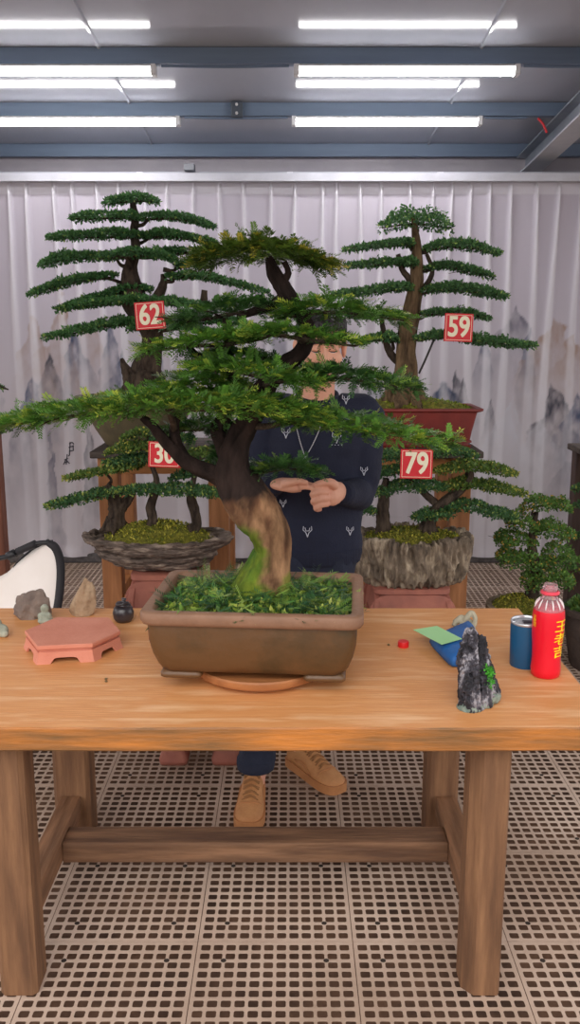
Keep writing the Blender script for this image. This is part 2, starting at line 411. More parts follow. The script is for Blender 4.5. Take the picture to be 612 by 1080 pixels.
def csec(y, ztop, h, w, x0, x1, t=.004):
    b = MB(); l = .018
    prof = [(0,0),(w,0),(w,-l),(w-t,-l),(w-t,-t),(t,-t),(t,-h+t),(w-t,-h+t),(w-t,-h+l),(w,-h+l),(w,-h),(0,-h)]
    r = [[Vector((x,y+a,ztop+c)) for a,c in prof] for x in (x0,x1)]
    return b.loft(r)
PUR = [(5.0,.078),(5.87,.075),(6.76,.085),(4.1,.078),(3.2,.078),(2.3,.078)]
for k,(y,h) in enumerate(PUR):
    tag(csec(y, zc(y)-.003, h, .06, -4.4, 4.4).build('trim_%d'%(k+1), STEEL, smooth=False), kind='structure')
# sloping rafter on the right (I section)
RAFT = mat('rafter_paint', rgb(150,156,166), rgb(128,136,148), rough=.5, scale=4)
RAFT2 = mat('rafter_flange', rgb(196,198,204), rgb(176,180,188), rough=.45, scale=4)
b = MB(); rx = 1.70
def rz(y): return zc(y)-.085
def slab(xa,xb,za,zb,m):
    b.cur = m; y1, y2 = .5, 6.8
    vs = [(xa,y1,rz(y1)+za),(xb,y1,rz(y1)+za),(xb,y2,rz(y2)+za),(xa,y2,rz(y2)+za),(xa,y1,rz(y1)+zb),(xb,y1,rz(y1)+zb),(xb,y2,rz(y2)+zb),(xa,y2,rz(y2)+zb)]
    b.add(vs, [(3,2,1,0),(4,5,6,7),(0,1,5,4),(1,2,6,5),(2,3,7,6),(3,0,4,7)])
slab(rx-.07,rx+.07,-.14,-.128,1); slab(rx-.005,rx+.005,-.128,-.01,0); slab(rx-.07,rx+.07,-.01,0,0)
tag(b.build('trim_7', [RAFT,RAFT2], smooth=False), kind='structure')
tag(MB().box((rx-.09,6.72,0),(rx+.09,6.84,rz(6.8)-.14)).build('trim_8', RAFT, smooth=False), kind='structure')
# wire on the rafter
wr = MB().tube([P(568,125,5.75),P(573,131,5.72),P(577,140,5.70)], .007, 6, 12).build('cable', mat('red_wire', rgb(200,40,50), rough=.5))
tag(wr, 'short red cable hooked over the sloping steel beam at top right', 'cable')

# ------------------------------------------------------------------ tube lamps
TUBE = mat('lamp_glow', (1,.985,.98), emit=23, rough=.4); LBODY = mat('lamp_body', rgb(222,222,226), rough=.4)
LL = 1.15
root = thing('tube_light', '', 'light', (0,0,0), 'tube lights under the roof beams')
MB().prism([(-LL/2,-.026,0),(-LL/2,.026,0),(-LL/2,.03,-.012),(-LL/2,.02,-.022),(-LL/2,-.02,-.022),(-LL/2,-.03,-.012)], (LL,0,0)).build('lamp_housing', LBODY, root, smooth=False)
b = MB(); b.loft([[Vector((x, .031*math.cos(a), -.017-.034*math.sin(a))) for a in np.linspace(-.1,math.pi+.1,14)] for x in (-LL/2+.012, LL/2-.012)])
b.build('diffuser', TUBE, root)
for sg in (-1,1):
    MB().box((sg*LL/2-.014,-.034,-.052),(sg*LL/2+.014,.034,.002)).build('end_cap', LBODY, root, smooth=False, bevel=.004)
specs = [((310+548)/2,71,5.0,'right tube light of the front row, just above the middle of the picture top'),((308+508)/2,127,5.87,'right tube light of the back row, nearest the curtain on the right'),
         (165-119,71,5.0,'left tube light of the front row, running out of the left edge'),(190-100,127,5.87,'left tube light of the back row, above the tiered tree numbered 62')]
specs[0] = (*specs[0][:3],'right tube light of the pair hung farther from the curtain'); specs[1] = (*specs[1][:3],'right tube light of the pair hung closer to the curtain')
specs[2] = (*specs[2][:3],'left tube light of the pair hung farther from the curtain'); specs[3] = (*specs[3][:3],'left tube light of the pair hung closer to the curtain')
for k,(px,py,Y,lab) in enumerate(specs):
    o = root if k == 0 else copy_tree(root)
    q = P(px,py,Y+.03); h = dict((a,b_) for a,b_ in PUR)[Y]
    o.location = (q.x, Y+.03, zc(Y)-.003-h-.002); o['label'] = lab
for (xa,xb,Y) in ((166,309,5.0),(549,640,5.0),(191,307,5.87),(509,560,5.87)):
    a = P(xa,70 if Y==5.0 else 124,Y); c = P(xb,70 if Y==5.0 else 124,Y); zz = zc(Y)-.003-dict(PUR)[Y]-.010
    o = MB().tube([(a.x+.02,Y+.01,zz),((a.x+c.x)/2,Y+.01,zz-.004),(c.x-.02,Y+.01,zz)], .007, 6, 10).build('conduit', STEEL)
    tag(o, {166:'thin wiring conduit between the two lamps farther from the curtain',549:'thin wiring conduit right of the lamp farther from the curtain',191:'thin wiring conduit between the two lamps closer to the curtain',509:'thin wiring conduit right of the lamp closer to the curtain'}[xa], 'conduit', 'wiring conduits under the beams')
jb = thing('junction_box','small dark clamp on the roof beam between the two back lamps','bracket', P(250,116,5.86)); jo = Vector(jb.location)
MB().box(jo+Vector((-.035,-.03,-.045)),jo+Vector((.035,0,.045))).build('plate', mat('dark_steel', rgb(72,80,92), rough=.5), jb, smooth=False, bevel=.006)
for zz in (-.025,.025): MB().lathe([(.009,0),(.009,.008),(.004,.011)],n=10,M=Matrix.Translation(jo+Vector((0,-.03,zz)))@Matrix.Rotation(math.pi/2,4,'X')).build('bolt', LBODY, jb)

# ------------------------------------------------------------------ curtain rail
YC = 6.25
RAIL = mat('rail_metal', rgb(196,196,206), rgb(184,184,194), rough=.35, scale=6)
rl = thing('curtain_rail','silver horizontal rail above the long pale curtain','curtain rail',(0,YC,2.69))
b = MB(); prof = [(-.03,0),(.03,0),(.03,-.05),(.012,-.05),(.012,-.044),(.022,-.044),(.022,-.008),(-.022,-.008),(-.022,-.044),(-.012,-.044),(-.012,-.05),(-.03,-.05)]
b.loft([[Vector((x,YC+a,2.69+c)) for a,c in prof] for x in (-3.4,3.4)]); b.build('track', RAIL, rl, smooth=False)
b = MB().box((-3.4,YC+.034,2.696),(3.4,YC+.20,2.708)); b.build('shelf_flange', mat('rail_grey', rgb(158,160,170), rough=.5), rl, smooth=False)
for x in (-3.0,-2.0,-1.0,0,1.0,2.0,3.0): MB().box((x-.02,YC,2.69),(x+.02,YC+.6,2.702)).build('wall_bracket', RAIL, rl, smooth=False)
jc = MB().box((P(199,180,6.2).x-.035,6.23,2.71),(P(199,180,6.2).x+.035,6.30,2.752)).build('socket_box', mat('box_grey', rgb(120,122,130), rough=.6), smooth=False, bevel=.004)
tag(jc, 'small grey box with a white plug on top of the curtain rail', 'box')

# ------------------------------------------------------------------ curtain with printed ink mountains
xs = np.arange(-3.3,3.3,.0075); zs = np.concatenate([np.arange(.05,2.2,.0115), np.linspace(2.2,2.65,60)])
pleat_px = [7,27,57,75,100,122,152,176,205,232,256,284,310,341,357,382,403,432,456,478,499,520,541,567,590,616]
pl = [P(p,205,YC).x for p in pleat_px]
while pl[0] > -3.3: pl.insert(0, pl[0]-rnd.uniform(.15,.2))
while pl[-1] < 3.3: pl.append(pl[-1]+rnd.uniform(.15,.2))
X, Z = np.meshgrid(xs, zs); Yo = np.zeros_like(X); dbl = np.zeros_like(X); ZT = 2.65
for k, x in enumerate(pl):
    rk = np.random.default_rng(k+50); dr = rk.uniform(-.05,.05); sway = rk.uniform(.3,1)
    dn = (ZT-Z); cxk = x + dr*dn/2.6 + .012*np.sin(dn*2+k)
    wk = .008+.017*np.clip(dn/.9,0,1)+.02*np.clip((dn-.9)/1.6,0,1)
    g = np.exp(-((X-cxk)/wk)**2); fade = np.clip(1.15-dn/2.5*sway,.12,1)
    Yo -= g*(.045*np.exp(-dn/.9)+.008)*np.clip(dn/.05,0.3,1)
    core = 1/(1+np.exp(-(wk*.95-np.abs(X-cxk))/.003)); dbl = np.maximum(dbl, core*fade)
Yo += .010*np.sin(X*9+fbm(X*2,Z*0,2,3)*5)*np.clip((2.3-Z)/1.5,0,1) + .03*(fbm(X*1.3,Z*.8,3,4)-.5)
Yo += .02*np.exp(-((Z-.05)/.06)**2)*np.sin(X*21)
base = np.array(rgb(206,199,211)); white = np.array(rgb(250,248,254))
Cc = np.ones(X.shape+(3,))*base
hdr = np.clip((Z-2.565)/.004,0,1)[...,None]; Cc = Cc*(1-hdr*.45)+white*hdr*.45
# warm grey lower part of the print
low = np.clip((1.95-Z)/1.0,0,1)[...,None]; Cc = Cc*(1-.45*low)+np.array(rgb(206,198,194))*.45*low
def mountain(px, pyt, hw, hgt, col, s, seed, sharp=1.4):
    c = P(px,pyt,YC); m = YC/F; hw *= m; hgt *= m
    u = (X-c.x)/hw + .9*(fbm(X*8+seed,Z*10+seed,3,seed+9)-.44)
    top = c.z - hgt*.75*np.abs(u)**1.05*sharp*.8 + hgt*.75*(fbm(X*9+seed,X*0+seed,4,seed)-.48)
    d = top-Z
    k = 1/(1+np.exp(-d/.005))*np.exp(-np.clip(d,0,9)/(hgt*.8))*np.clip(1.25-np.abs(u)*.9,0,1)
    tex = np.clip(.45+1.2*(fbm(X*26+seed,Z*13,4,seed+3)-.35),.15,1.15)
    k = np.clip(k*tex*s*1.5,0,.95)[...,None]
    return k, np.array(rgb(*col))
BL=(70,84,112); GR=(120,118,132); OC=(168,138,118); DK=(66,68,80); LG=(206,204,212)
ML = [(60,322,26,95,OC,.75,1),(30,338,18,60,OC,.55,2),(95,338,20,60,OC,.5,3),(75,355,16,50,BL,.9,4),(48,376,12,44,DK,.9,5),(30,402,22,45,BL,1,6),(115,345,14,60,BL,.8,7),(128,355,18,60,BL,.9,8),
 (90,418,10,120,DK,.8,9),(50,430,10,150,GR,.7,10),(15,430,14,60,GR,.6,11),(190,380,26,50,GR,.6,12),(285,340,30,70,BL,.5,13),(390,392,26,46,BL,.8,14),(375,408,16,40,DK,.7,15),
 (470,398,26,36,BL,1.1,16),(484,382,10,60,DK,.8,17),(492,392,8,40,DK,.7,18),(545,328,22,45,GR,.9,19),(560,352,8,50,BL,.9,20),(513,364,10,32,BL,.8,21),(520,415,8,40,DK,.75,22),
 (585,332,28,55,OC,.8,23),(610,345,20,50,OC,.7,24),(590,405,26,60,DK,1,25),(612,400,18,60,BL,.9,26),(535,440,24,40,LG,.8,27),(575,440,24,50,LG,.7,28),(545,410,14,60,LG,.8,29),
 (160,360,20,60,BL,.6,30),(225,420,22,70,GR,.5,31),(608,470,26,50,GR,.5,32),(-60,340,40,90,BL,.8,33),(-140,350,60,100,OC,.7,34),(690,350,50,90,BL,.8,35),(760,380,60,90,GR,.8,36)]
for a in ML:
    k, c = mountain(*a); Cc = Cc*(1-k)+c*k
Cc *= (1+.05*(fbm(X*14,Z*3,4,77)-.45))[...,None]
cr = np.clip(np.exp(-((np.abs(((Z*1+.02*fbm(X*3,Z,2,5))%.24)-.12))/.004)**2),0,1)*(fbm(X*4,Z*9,2,8) > .55)
Cc *= (1-.06*cr*(Z < 1.3))[...,None]
k = (dbl*.85*np.clip(1-.4*low[...,0],0,1))[...,None]; Cc = Cc*(1-k)+(white*.75+Cc*.25)*k
V = np.stack([X, YC+.06+Yo, Z], -1).reshape(-1,3); nx_ = len(xs); nz_ = len(zs)
I = np.arange(nx_*nz_).reshape(nz_,nx_); Fq = np.stack([I[:-1,:-1],I[:-1,1:],I[1:,1:],I[1:,:-1]],-1).reshape(-1,4)
CURT = mat('curtain_cloth', (.5,.5,.5), rough=.85, attr=True, trans=.15, spec=.1)
cu = np_mesh('curtain', V, Fq, CURT, None, Cc.reshape(-1,3), smooth=True, org=(0,YC+.06,.05))
tag(cu, 'long pale pleated curtain printed with grey ink mountains across the back wall', 'curtain')
INK = mat('ink', rgb(58,56,66), rough=.9)
bv = BVHTree.FromObject(cu, bpy.context.evaluated_depsgraph_get())
def on_surface(bvh, px, py, org, off=.002):
    d = ray(px,py).normalized(); o_ = Vector((0,0,H))-org
    h = bvh.ray_cast(o_, d); return (h[0]+h[1]*(off if h[1].dot(d) < 0 else -off)+org, h[1]) if h[0] is not None else (None,None)
def ink_stroke(b, pts, r, bvh, org, n=7):
    q = []
    for (x0_,y0_),(x1_,y1_) in zip(pts[:-1],pts[1:]):
        for i in range(n):
            h, _ = on_surface(bvh, x0_+(x1_-x0_)*i/(n-1), y0_+(y1_-y0_)*i/(n-1), org)
            if h is not None: q.append(h)
    if len(q) > 2: b.tube(q, r, 5, len(q))
b = MB(); og = Vector(cu.location)
for s_ in ([(73,468),(76,466.5),(78,468.5)],[(72.5,472),(78,470)],[(74,466),(73.5,480),(72,481)],[(77,470),(77.5,475),(73,476)],
           [(68,485),(72,483.5)],[(71,479),(70,490)],[(70,484),(67,490)],[(70,485),(73.5,489)],[(68,488),(72,487)]):
    ink_stroke(b, s_, .0035, bv, og)
b.build('calligraphy', INK, cu)
# ================================================================== work table
ZT_ = .775
WOOD_T = mat('table_top_wood', rgb(230,168,112), rgb(240,192,144), rough=.5, scale=3.2, stretch=(1.0,9,9), bump=.10, bscale=14, lo=.28, hi=.72, c3=rgb(218,150,92), spec=.35)
WOOD_E = mat('table_edge_wood', rgb(198,122,50), rgb(112,82,48), rough=.5, scale=2.2, stretch=(1.2,6,10), bump=.2, bscale=10, c3=rgb(160,102,48), lo=.32, hi=.66)
WOOD_L = mat('table_leg_wood', rgb(92,62,40), rgb(146,106,72), rough=.75, scale=5, stretch=(5,5,.5), bump=.35, bscale=12, lo=.3, hi=.7, c3=rgb(120,84,56))
WOOD_R = mat('table_rail_wood', rgb(88,60,42), rgb(138,100,72), rough=.75, scale=5, stretch=(.5,5,5), bump=.35, bscale=12, c3=rgb(112,80,56))
WOOD_S = mat('table_side_rail_wood', rgb(104,72,48), rgb(150,108,76), rough=.75, scale=5, stretch=(5,.5,5), bump=.3, bscale=12)
tb = thing('work_table','heavy orange brown timber table with thick top, holding the largest tree','table',(-.1,2.4,0))
b = MB(); TX0, TX1, TYF, TYB = -1.05, .765, 1.947, 2.86
nx = 90
# slab with slightly wavy sawn edges
def edge_y(x, s): return (.004*mnoise.noise(Vector((x*4,s,0)))+.002*mnoise.noise(Vector((x*17,s,1))))
rings = []
for i in range(nx+1):
    x = TX0+(TX1-TX0)*i/nx; f = TYF+edge_y(x,1); k = TYB+edge_y(x,7); e = .004
    rings.append([Vector((x,f,ZT_-.06+e)),Vector((x,f+e*.2,ZT_-e)),Vector((x,f+e,ZT_)),Vector((x,k-e,ZT_)),Vector((x,k,ZT_-e)),Vector((x,k,ZT_-.06)),Vector((x,f+e,ZT_-.06))])
b.loft(rings)
for i, f in enumerate(b.f):
    zs_ = [b.v[j][2] for j in f]; ys_ = [b.v[j][1] for j in f]
    b.mi[i] = 0 if min(zs_) > ZT_-.0045 and max(ys_)-min(ys_) > .3 else 1
tt = b.build('table_top', [WOOD_T, WOOD_E], tb, smooth=False)
for (xa,xb,ya,yb) in ((-.752,-.655,2.005,2.10),(.447,.543,2.005,2.10),(-.79,-.67,2.72,2.82),(.457,.563,2.72,2.82)):
    b = MB(); q = [(xa+.012,ya),(xb-.012,ya),(xb,ya+.012),(xb,yb),(xa,yb),(xa,ya+.012)]
    if xa > 0 and ya < 2.5: q = [(xa+.028,ya),(xb-.006,ya),(xb,ya+.008),(xb,yb),(xa,yb),(xa,ya+.03)]
    b.loft([[Vector((x,y,z)) for x,y in q] for z in (0,.2,.45,ZT_-.06)]); b.build('leg', WOOD_L, tb, smooth=False, bevel=.003)
for (xa,xb,yb2) in ((-.765,-.70,2.72),(.487,.555,2.72)):
    MB().box((xa,2.10,.085),(xb,yb2,.165)).build('side_rail', WOOD_S, tb, smooth=False, bevel=.004)
MB().box((-.70,2.465,.082),(.487,2.56,.150)).build('stretcher', WOOD_R, tb, smooth=False, bevel=.005)

# ================================================================== things on the table
TERRA = mat('terracotta', rgb(206,128,104), rgb(216,142,118), rough=.75, scale=9, bump=.12, bscale=70)
TERRA_D = mat('terracotta_stool', rgb(178,112,92), rgb(148,92,78), rough=.7, scale=5, bump=.2, bscale=40, c3=rgb(164,100,84))
hx = [(26,665),(59,651),(115,651),(127,665),(97.5,678.5),(39,681.5)]
zt = ZT_+.053; top = [G(x,y,zt) for x,y in hx]; cen = sum(top, Vector())/6
hs = thing('plant_stand','low pink terracotta hexagonal stand lying empty on the table','plant stand',(cen.x,cen.y,ZT_))
def sc_poly(poly, c, k, z): return [Vector((c.x+(p.x-c.x)*k, c.y+(p.y-c.y)*k, z)) for p in poly]
b = MB(); b.loft([sc_poly(top,cen,k,z) for k,z in ((.97,zt-.014),(1.0,zt-.011),(1.0,zt-.002),(.985,zt))]); b.build('slab', TERRA, hs, smooth=False, bevel=.0015)
b = MB(); b.loft([sc_poly(top,cen,k,z) for k,z in ((.93,zt-.022),(.93,zt-.012))]); b.build('waist', TERRA, hs, smooth=False)
def arch_skirt(b, poly, c, ztop, zbot, kt, kb, th=.012, arch=.5, leg=.24, n=10):
    N = len(poly)
    for i in range(N):
        A = poly[i]; B = poly[(i+1)%N]
        def pt(u, v, ins=0):
            k = kt+(kb-kt)*(1-v)**1.6 - ins; q = A.lerp(B,u); return Vector((c.x+(q.x-c.x)*k, c.y+(q.y-c.y)*k, zbot+(ztop-zbot)*v))
        us = [0,leg*.5,leg]+[leg+(1-2*leg)*j/n for j in range(1,n)]+[1-leg,1-leg*.5,1]
        def vb(u):
            if u <= leg or u >= 1-leg: return 0
            t = (u-leg)/(1-2*leg); return arch*min(1, (1-abs(2*t-1)**5)**.5)
        for ins in (0,):
            vs = []; fs = []
            for u in us:
                lo = vb(u); 
                for s in range(4):
                    v = lo+(1-lo)*s/3; vs += [pt(u,v), pt(u,v,.05)]
            n4 = 8
            for j in range(len(us)-1):
                for s in range(3):
                    a = j*n4+s*2; d = a+n4
                    fs += [(a,d,d+2,a+2),(a+1,a+3,d+3,d+1)]
                a = j*n4; fs.append((a,a+1,a+n4+1,a+n4)); a += 6; fs.append((a,a+n4,a+n4+1,a+1))
            fs += [(0,2,3,1),(2,4,5,3),(4,6,7,5)]; e = (len(us)-1)*n4; fs += [(e,e+1,e+3,e+2),(e+2,e+3,e+5,e+4),(e+4,e+5,e+7,e+6)]
            b.add(vs, fs)
b = MB(); arch_skirt(b, top, cen, zt-.020, ZT_, .985, 1.05); b.build('arched_skirt', TERRA, hs, smooth=False)

ROCK_G = mat('rock_grey', rgb(96,88,86), rgb(150,138,128), rough=.9, scale=9, bump=.7, bscale=30, c3=rgb(124,108,98), lo=.3, hi=.68)
ROCK_T = mat('rock_tan', rgb(150,120,92), rgb(196,170,140), rough=.9, scale=14, bump=.7, bscale=40, lo=.3, hi=.7)
def rock(name, px, py, w, h, dy, m, label, seed, lean=0, amp=.3, shape=None, cat='rock', yaw=0):
    c = G(px,py,ZT_); vs, fs = subsphere((0,0,0),(1,1,1),4); out = []
    for v in vs:
        q = v.copy(); n = v.normalized(); a = mnoise.fractal(n*1.4+Vector((seed*3.3,seed,0)), .9, 2.1, 4)
        cell = mnoise.voronoi(n*1.6+Vector((seed,0,seed)))[0][0]
        q = n*(1+amp*a*.8-amp*.5*cell)
        if shape: q = shape(q)
        z = max(q.z,-.55)+.55; 
        out.append(Vector((q.x*w/2+lean*z*h/1.5, q.y*dy/2, z*h/1.5)))
    zlo = min(v.z for v in out); zhi = max(v.z for v in out); M = Matrix.Rotation(yaw,3,'Z')
    out = [M @ v for v in out]; x0_ = min(v.x for v in out); x1_ = max(v.x for v in out); y0_ = min(v.y for v in out)
    out = [Vector((c.x+(v.x-(x0_+x1_)/2)*w/(x1_-x0_), c.y+v.y-y0_, ZT_+(v.z-zlo)*h/(zhi-zlo))) for v in out]
    b = MB().add(out, fs); o = b.build(name, m, smooth=True, sharp=38); tag(o,label,cat); return o
mp_ = mpp(2.7,.8)
rock('rock', 31.5, 655, 43*mp_, .098, .085, ROCK_G, 'lumpy dark grey rock at the back left of the table', 3, amp=.35, shape=lambda q: Vector((q.x, q.y, q.z*(1.1+.35*q.x))))
rock('viewing_stone', 86, 651, 30*mp_, .125, .05, ROCK_T, 'upright tan stone with a leaning peak behind the hexagonal stand', 8, amp=.22,
     shape=lambda q: Vector((q.x*(1-.35*max(q.z,-.3))+.45*max(q.z,-.2), q.y*(1-.25*q.z), q.z*1.25)))
# little figures
JADE = mat('figure_stone', rgb(140,146,130), rgb(178,182,164), rough=.8, scale=30, bump=.3)
c = G(48,657,ZT_); b = MB()
b.lathe([(.003,0),(.021,.002),(.024,.012),(.02,.028),(.012,.036)], c, 18); b.ell(c+Vector((0,0,.048)),(.0135,.013,.0145)); b.ell(c+Vector((.002,-.018,.012)),(.022,.011,.009)); b.ell(c+Vector((.014,-.006,.024)),(.008,.008,.012)); b.ell(c+Vector((-.014,-.006,.024)),(.008,.008,.012))
tag(b.build('figurine', JADE, remesh=.0022, smooth_it=3), 'tiny seated grey green figure in front of the grey rock', 'figurine')
c = G(-1,671,ZT_); b = MB(); b.ell(c+Vector((0,0,.02)),(.03,.022,.02)); b.ell(c+Vector((-.008,0,.042)),(.018,.016,.018)); b.ell(c+Vector((.018,-.008,.012)),(.014,.014,.012))
tag(b.build('figurine', JADE, remesh=.0025, smooth_it=4, disp=rock_disp(.002,60,.3,2)), 'pale green stone ornament cut by the left edge of the picture', 'figurine')
# small black jar
BLK = mat('black_glaze', rgb(40,36,40), rgb(66,60,64), rough=.28, scale=12, spec=.6)
c = G(130.5,655,ZT_); jr = thing('jar','small glossy black jar left of the big planter','jar',c)
b = MB().lathe([(.001,0),(.024,0),(.032,.012),(.034,.03),(.029,.046),(.022,.052),(.018,.050),(.018,.03)], c, 28); b.build('body', BLK, jr)
b = MB().lathe([(.001,.050),(.02,.050),(.025,.055),(.022,.060),(.008,.064),(.006,.070),(.009,.075),(.001,.078)], (0,0,0), 24, M=Matrix.Translation(c)@Matrix.Translation((0,0,.05))@Matrix.Rotation(.16,4,'Y')@Matrix.Translation((0,0,-.05))); b.build('lid', BLK, jr)
b = MB().tube([c+Vector((-.02,-.012,.056)),c+Vector((.0,-.022,.062)),c+Vector((.02,-.012,.066))], .004, 8, 9); b.build('handle', BLK, jr)
# bottle cap
c = G(425.5,682,ZT_); b = MB(); prof = []
rings = []
for z,r in ((0,.0155),(.002,.0165),(.015,.0165),(.0175,.015),(.018,.0)):
    rings.append([c+Vector(((r-(.0008 if (j%2 and .001<z<.016) else 0))*math.cos(2*math.pi*j/40),(r-(.0008 if (j%2 and .001<z<.016) else 0))*math.sin(2*math.pi*j/40),z)) for j in range(40)])
b.loft(rings); tag(b.build('bottle_cap', mat('cap_red', rgb(222,30,34), rough=.4), smooth=True, sharp=50), 'loose bright red bottle cap lying on the table', 'bottle cap')
# blue pouch and green card
BLUE = mat('blue_cloth', rgb(30,104,176), rgb(24,84,152), rough=.6, scale=20, bump=.1)
zb = ZT_+.0
po = [G(x,y,ZT_+.01) for x,y in ((453,679),(487,664),(497,663),(512,688),(513,702),(500,703),(484,702),(473,700))]
b = MB(); cc_ = sum(po,Vector())/len(po)
def insetp(k,z): return [Vector((cc_.x+(p.x-cc_.x)*k, cc_.y+(p.y-cc_.y)*k, z)) for p in catmull(po+[po[0]], 48)[:-1]]
b.loft([insetp(k,ZT_+z) for k,z in ((.84,.0005),(.93,.004),(1.0,.016),(.98,.028),(.88,.038),(.6,.043),(.2,.044))])
pc = b.build('pouch', BLUE); tag(pc, 'soft blue pouch lying under the green card', 'pouch')
cd = [(436,664.5),(461,660.5),(487.5,674),(466,680)]
cp_ = [G(x,y,ZT_+z) for (x,y),z in zip(cd,(.040,.046,.050,.046))]
b = MB().prism(cp_, (0,0,.0015)); tag(b.build('card', mat('green_card', rgb(170,222,160), rgb(160,214,150), rough=.6, scale=3), smooth=False), 'light green card resting on the blue pouch', 'card')
# twisted driftwood ornament
GREY = mat('driftwood', rgb(150,142,122), rgb(192,184,160), rough=.85, scale=22, bump=.4, lo=.3, hi=.7)
c = G(491,664,ZT_); k = mpp(c.y,.8); b = MB()
def K(x,y,dz=0): return Vector((c.x+(x-491)*k, c.y+dz, ZT_+(664-y)*k*1.02))
b.tube([K(478,660),K(484,655,.01),K(491,658,-.01),K(499,660),K(503,656,.01)], [.007,.010,.008,.009,.005], 10, 22, bark=.2, seed=2)
b.tube([K(486,661,-.01),K(491,653),K(497,647,.01),K(501,652),K(499,660,-.008)], [.007,.009,.009,.008,.006], 10, 22, bark=.2, seed=5)
b.tube([K(479,657,.01),K(487,652,.012),K(494,655,.014),K(502,659,.01)], [.006,.008,.008,.005], 10, 18, bark=.2, seed=9)
b.ell(K(483,662,-.008),(.012,.010,.007)); b.ell(K(496,662),(.018,.012,.006))
tag(b.build('driftwood', GREY, remesh=.0025, smooth_it=2), 'small pale twisted driftwood ornament behind the miniature mountain', 'ornament')
# miniature rock mountain: steep ridge running away from the front
MTN = mat('mountain_rock', rgb(36,34,40), rgb(176,172,178), rough=.75, scale=38, stretch=(1,1,.45), bump=1.0, bscale=70, lo=.44, hi=.63, c3=rgb(76,72,80))
MTN_B = mat('mountain_base', rgb(104,122,112), rgb(150,160,146), rough=.9, scale=40, bump=.6)
f0 = G(497,752,ZT_); f1 = G(518,732,ZT_)
ms = thing('miniature_mountain','dark jagged miniature rock mountain with a mossy foot standing on the table','rock ornament',(f0.x,f0.y+.03,ZT_))
kk = mpp(2.1,.87); b = MB()
def Mq(px,py,dy): # point above the table measured at distance f0.y+dy
    return P(px,py,f0.y+dy)
b.tube([Mq(497,751,.03),Mq(495,722,.035),Mq(495,696,.045),Mq(497,664,.06)], [.030,.026,.024,.011], 12, 14, flat=(1.0,.85), bark=.25, seed=3)
b.tube([Mq(507,742,.05),Mq(506,712,.06),Mq(505,690,.07),Mq(507,672,.08)], [.028,.026,.018,.008], 12, 14, bark=.25, seed=6)
b.tube([Mq(515,731,.07),Mq(511,706,.075),Mq(512,690,.09)], [.026,.018,.007], 12, 12, bark=.25, seed=8)
b.tube([Mq(488,700,.04),Mq(491,684,.05),Mq(493,672,.06)], [.010,.010,.004], 10, 10, bark=.25, seed=9)
for q in b.v: pass
b.v = [(x,y,max(z,ZT_+.001)) for x,y,z in b.v]
crag = b.build('crag', MTN, ms, remesh=.0022, smooth_it=1, disp=rock_disp(.010,75,.75,4,(1,1,.55)))
b = MB(); b.ell(Mq(496,748,.028)+Vector((0,0,.0)),(.032,.03,.022)); b.ell(Mq(507,742,.05),(.03,.03,.018)); b.ell(Mq(516,733,.068),(.028,.03,.022))
b.v = [(x,y,max(z,ZT_)) for x,y,z in b.v]
ft = b.build('foot', MTN_B, ms, remesh=.0025, smooth_it=1, disp=rock_disp(.004,80,.6,6))
for o in (crag, ft):
    for v in o.data.vertices: v.co.z = max(v.co.z, .0005)
mo = np.array([tuple(Mq(514+3*math.sin(i*2.1),704+i*.36,.045+.004*math.sin(i))) for i in range(60)])
r = np.random.default_rng(5); pos = np.repeat(mo,9,0)+r.normal(0,.0045,(540,3)); d = norm(r.normal(0,1,(540,3))+np.array([0,-.8,.5])); s_ = norm(np.cross(d,r.normal(0,1,(540,3))))
V = np.stack([pos,pos+d*.004+s_*.003,pos+d*.009,pos+d*.004-s_*.003],1).reshape(-1,3)
col = np.array(rgb(96,190,70))*r.uniform(.5,1.3,(540,1)); np_mesh('moss', V, np.arange(2160).reshape(-1,4), LEAF_BG, ms, np.repeat(col,4,0))
# tumbler
TB = mat('tumbler_blue', rgb(20,86,128), rgb(16,76,116), rough=.45, scale=4); SS = mat('steel', rgb(214,218,222), rough=.25, metal=.6)
c = G(556.5,706,ZT_); c.y += .035; tm = thing('tumbler','dark teal blue insulated tumbler with a steel rim','tumbler',c); hT = .125; rT = .043
MB().lathe([(.001,0),(rT*.90,0),(rT*.93,.003),(rT*1.0,hT*.9),(rT*.98,hT),(rT*.93,hT),(rT*.86,.02),(.001,.018)], c, 40).build('cup', TB, tm, sharp=40)
MB().lathe([(rT*.93,hT-.002),(rT*1.0,hT-.002),(rT*1.01,hT+.004),(rT*.96,hT+.007),(rT*.90,hT+.006),(rT*.90,hT-.002)], c, 40, cap=False).build('rim', SS, tm)
b = MB().lathe([(.001,hT-.006),(rT*.9,hT-.006),(rT*.9,hT-.002),(rT*.6,hT-.001),(.001,hT-.003)], c, 32); b.build('lid', mat('lid_clear', rgb(150,150,160), rgb(206,206,212), rough=.15, scale=40), tm)
MB().box((c.x-.01,c.y-.008,c.z+hT-.002),(c.x+.026,c.y+.008,c.z+hT+.004)).build('slider', mat('lid_dark', rgb(60,58,66), rough=.3), tm, smooth=False, bevel=.002)
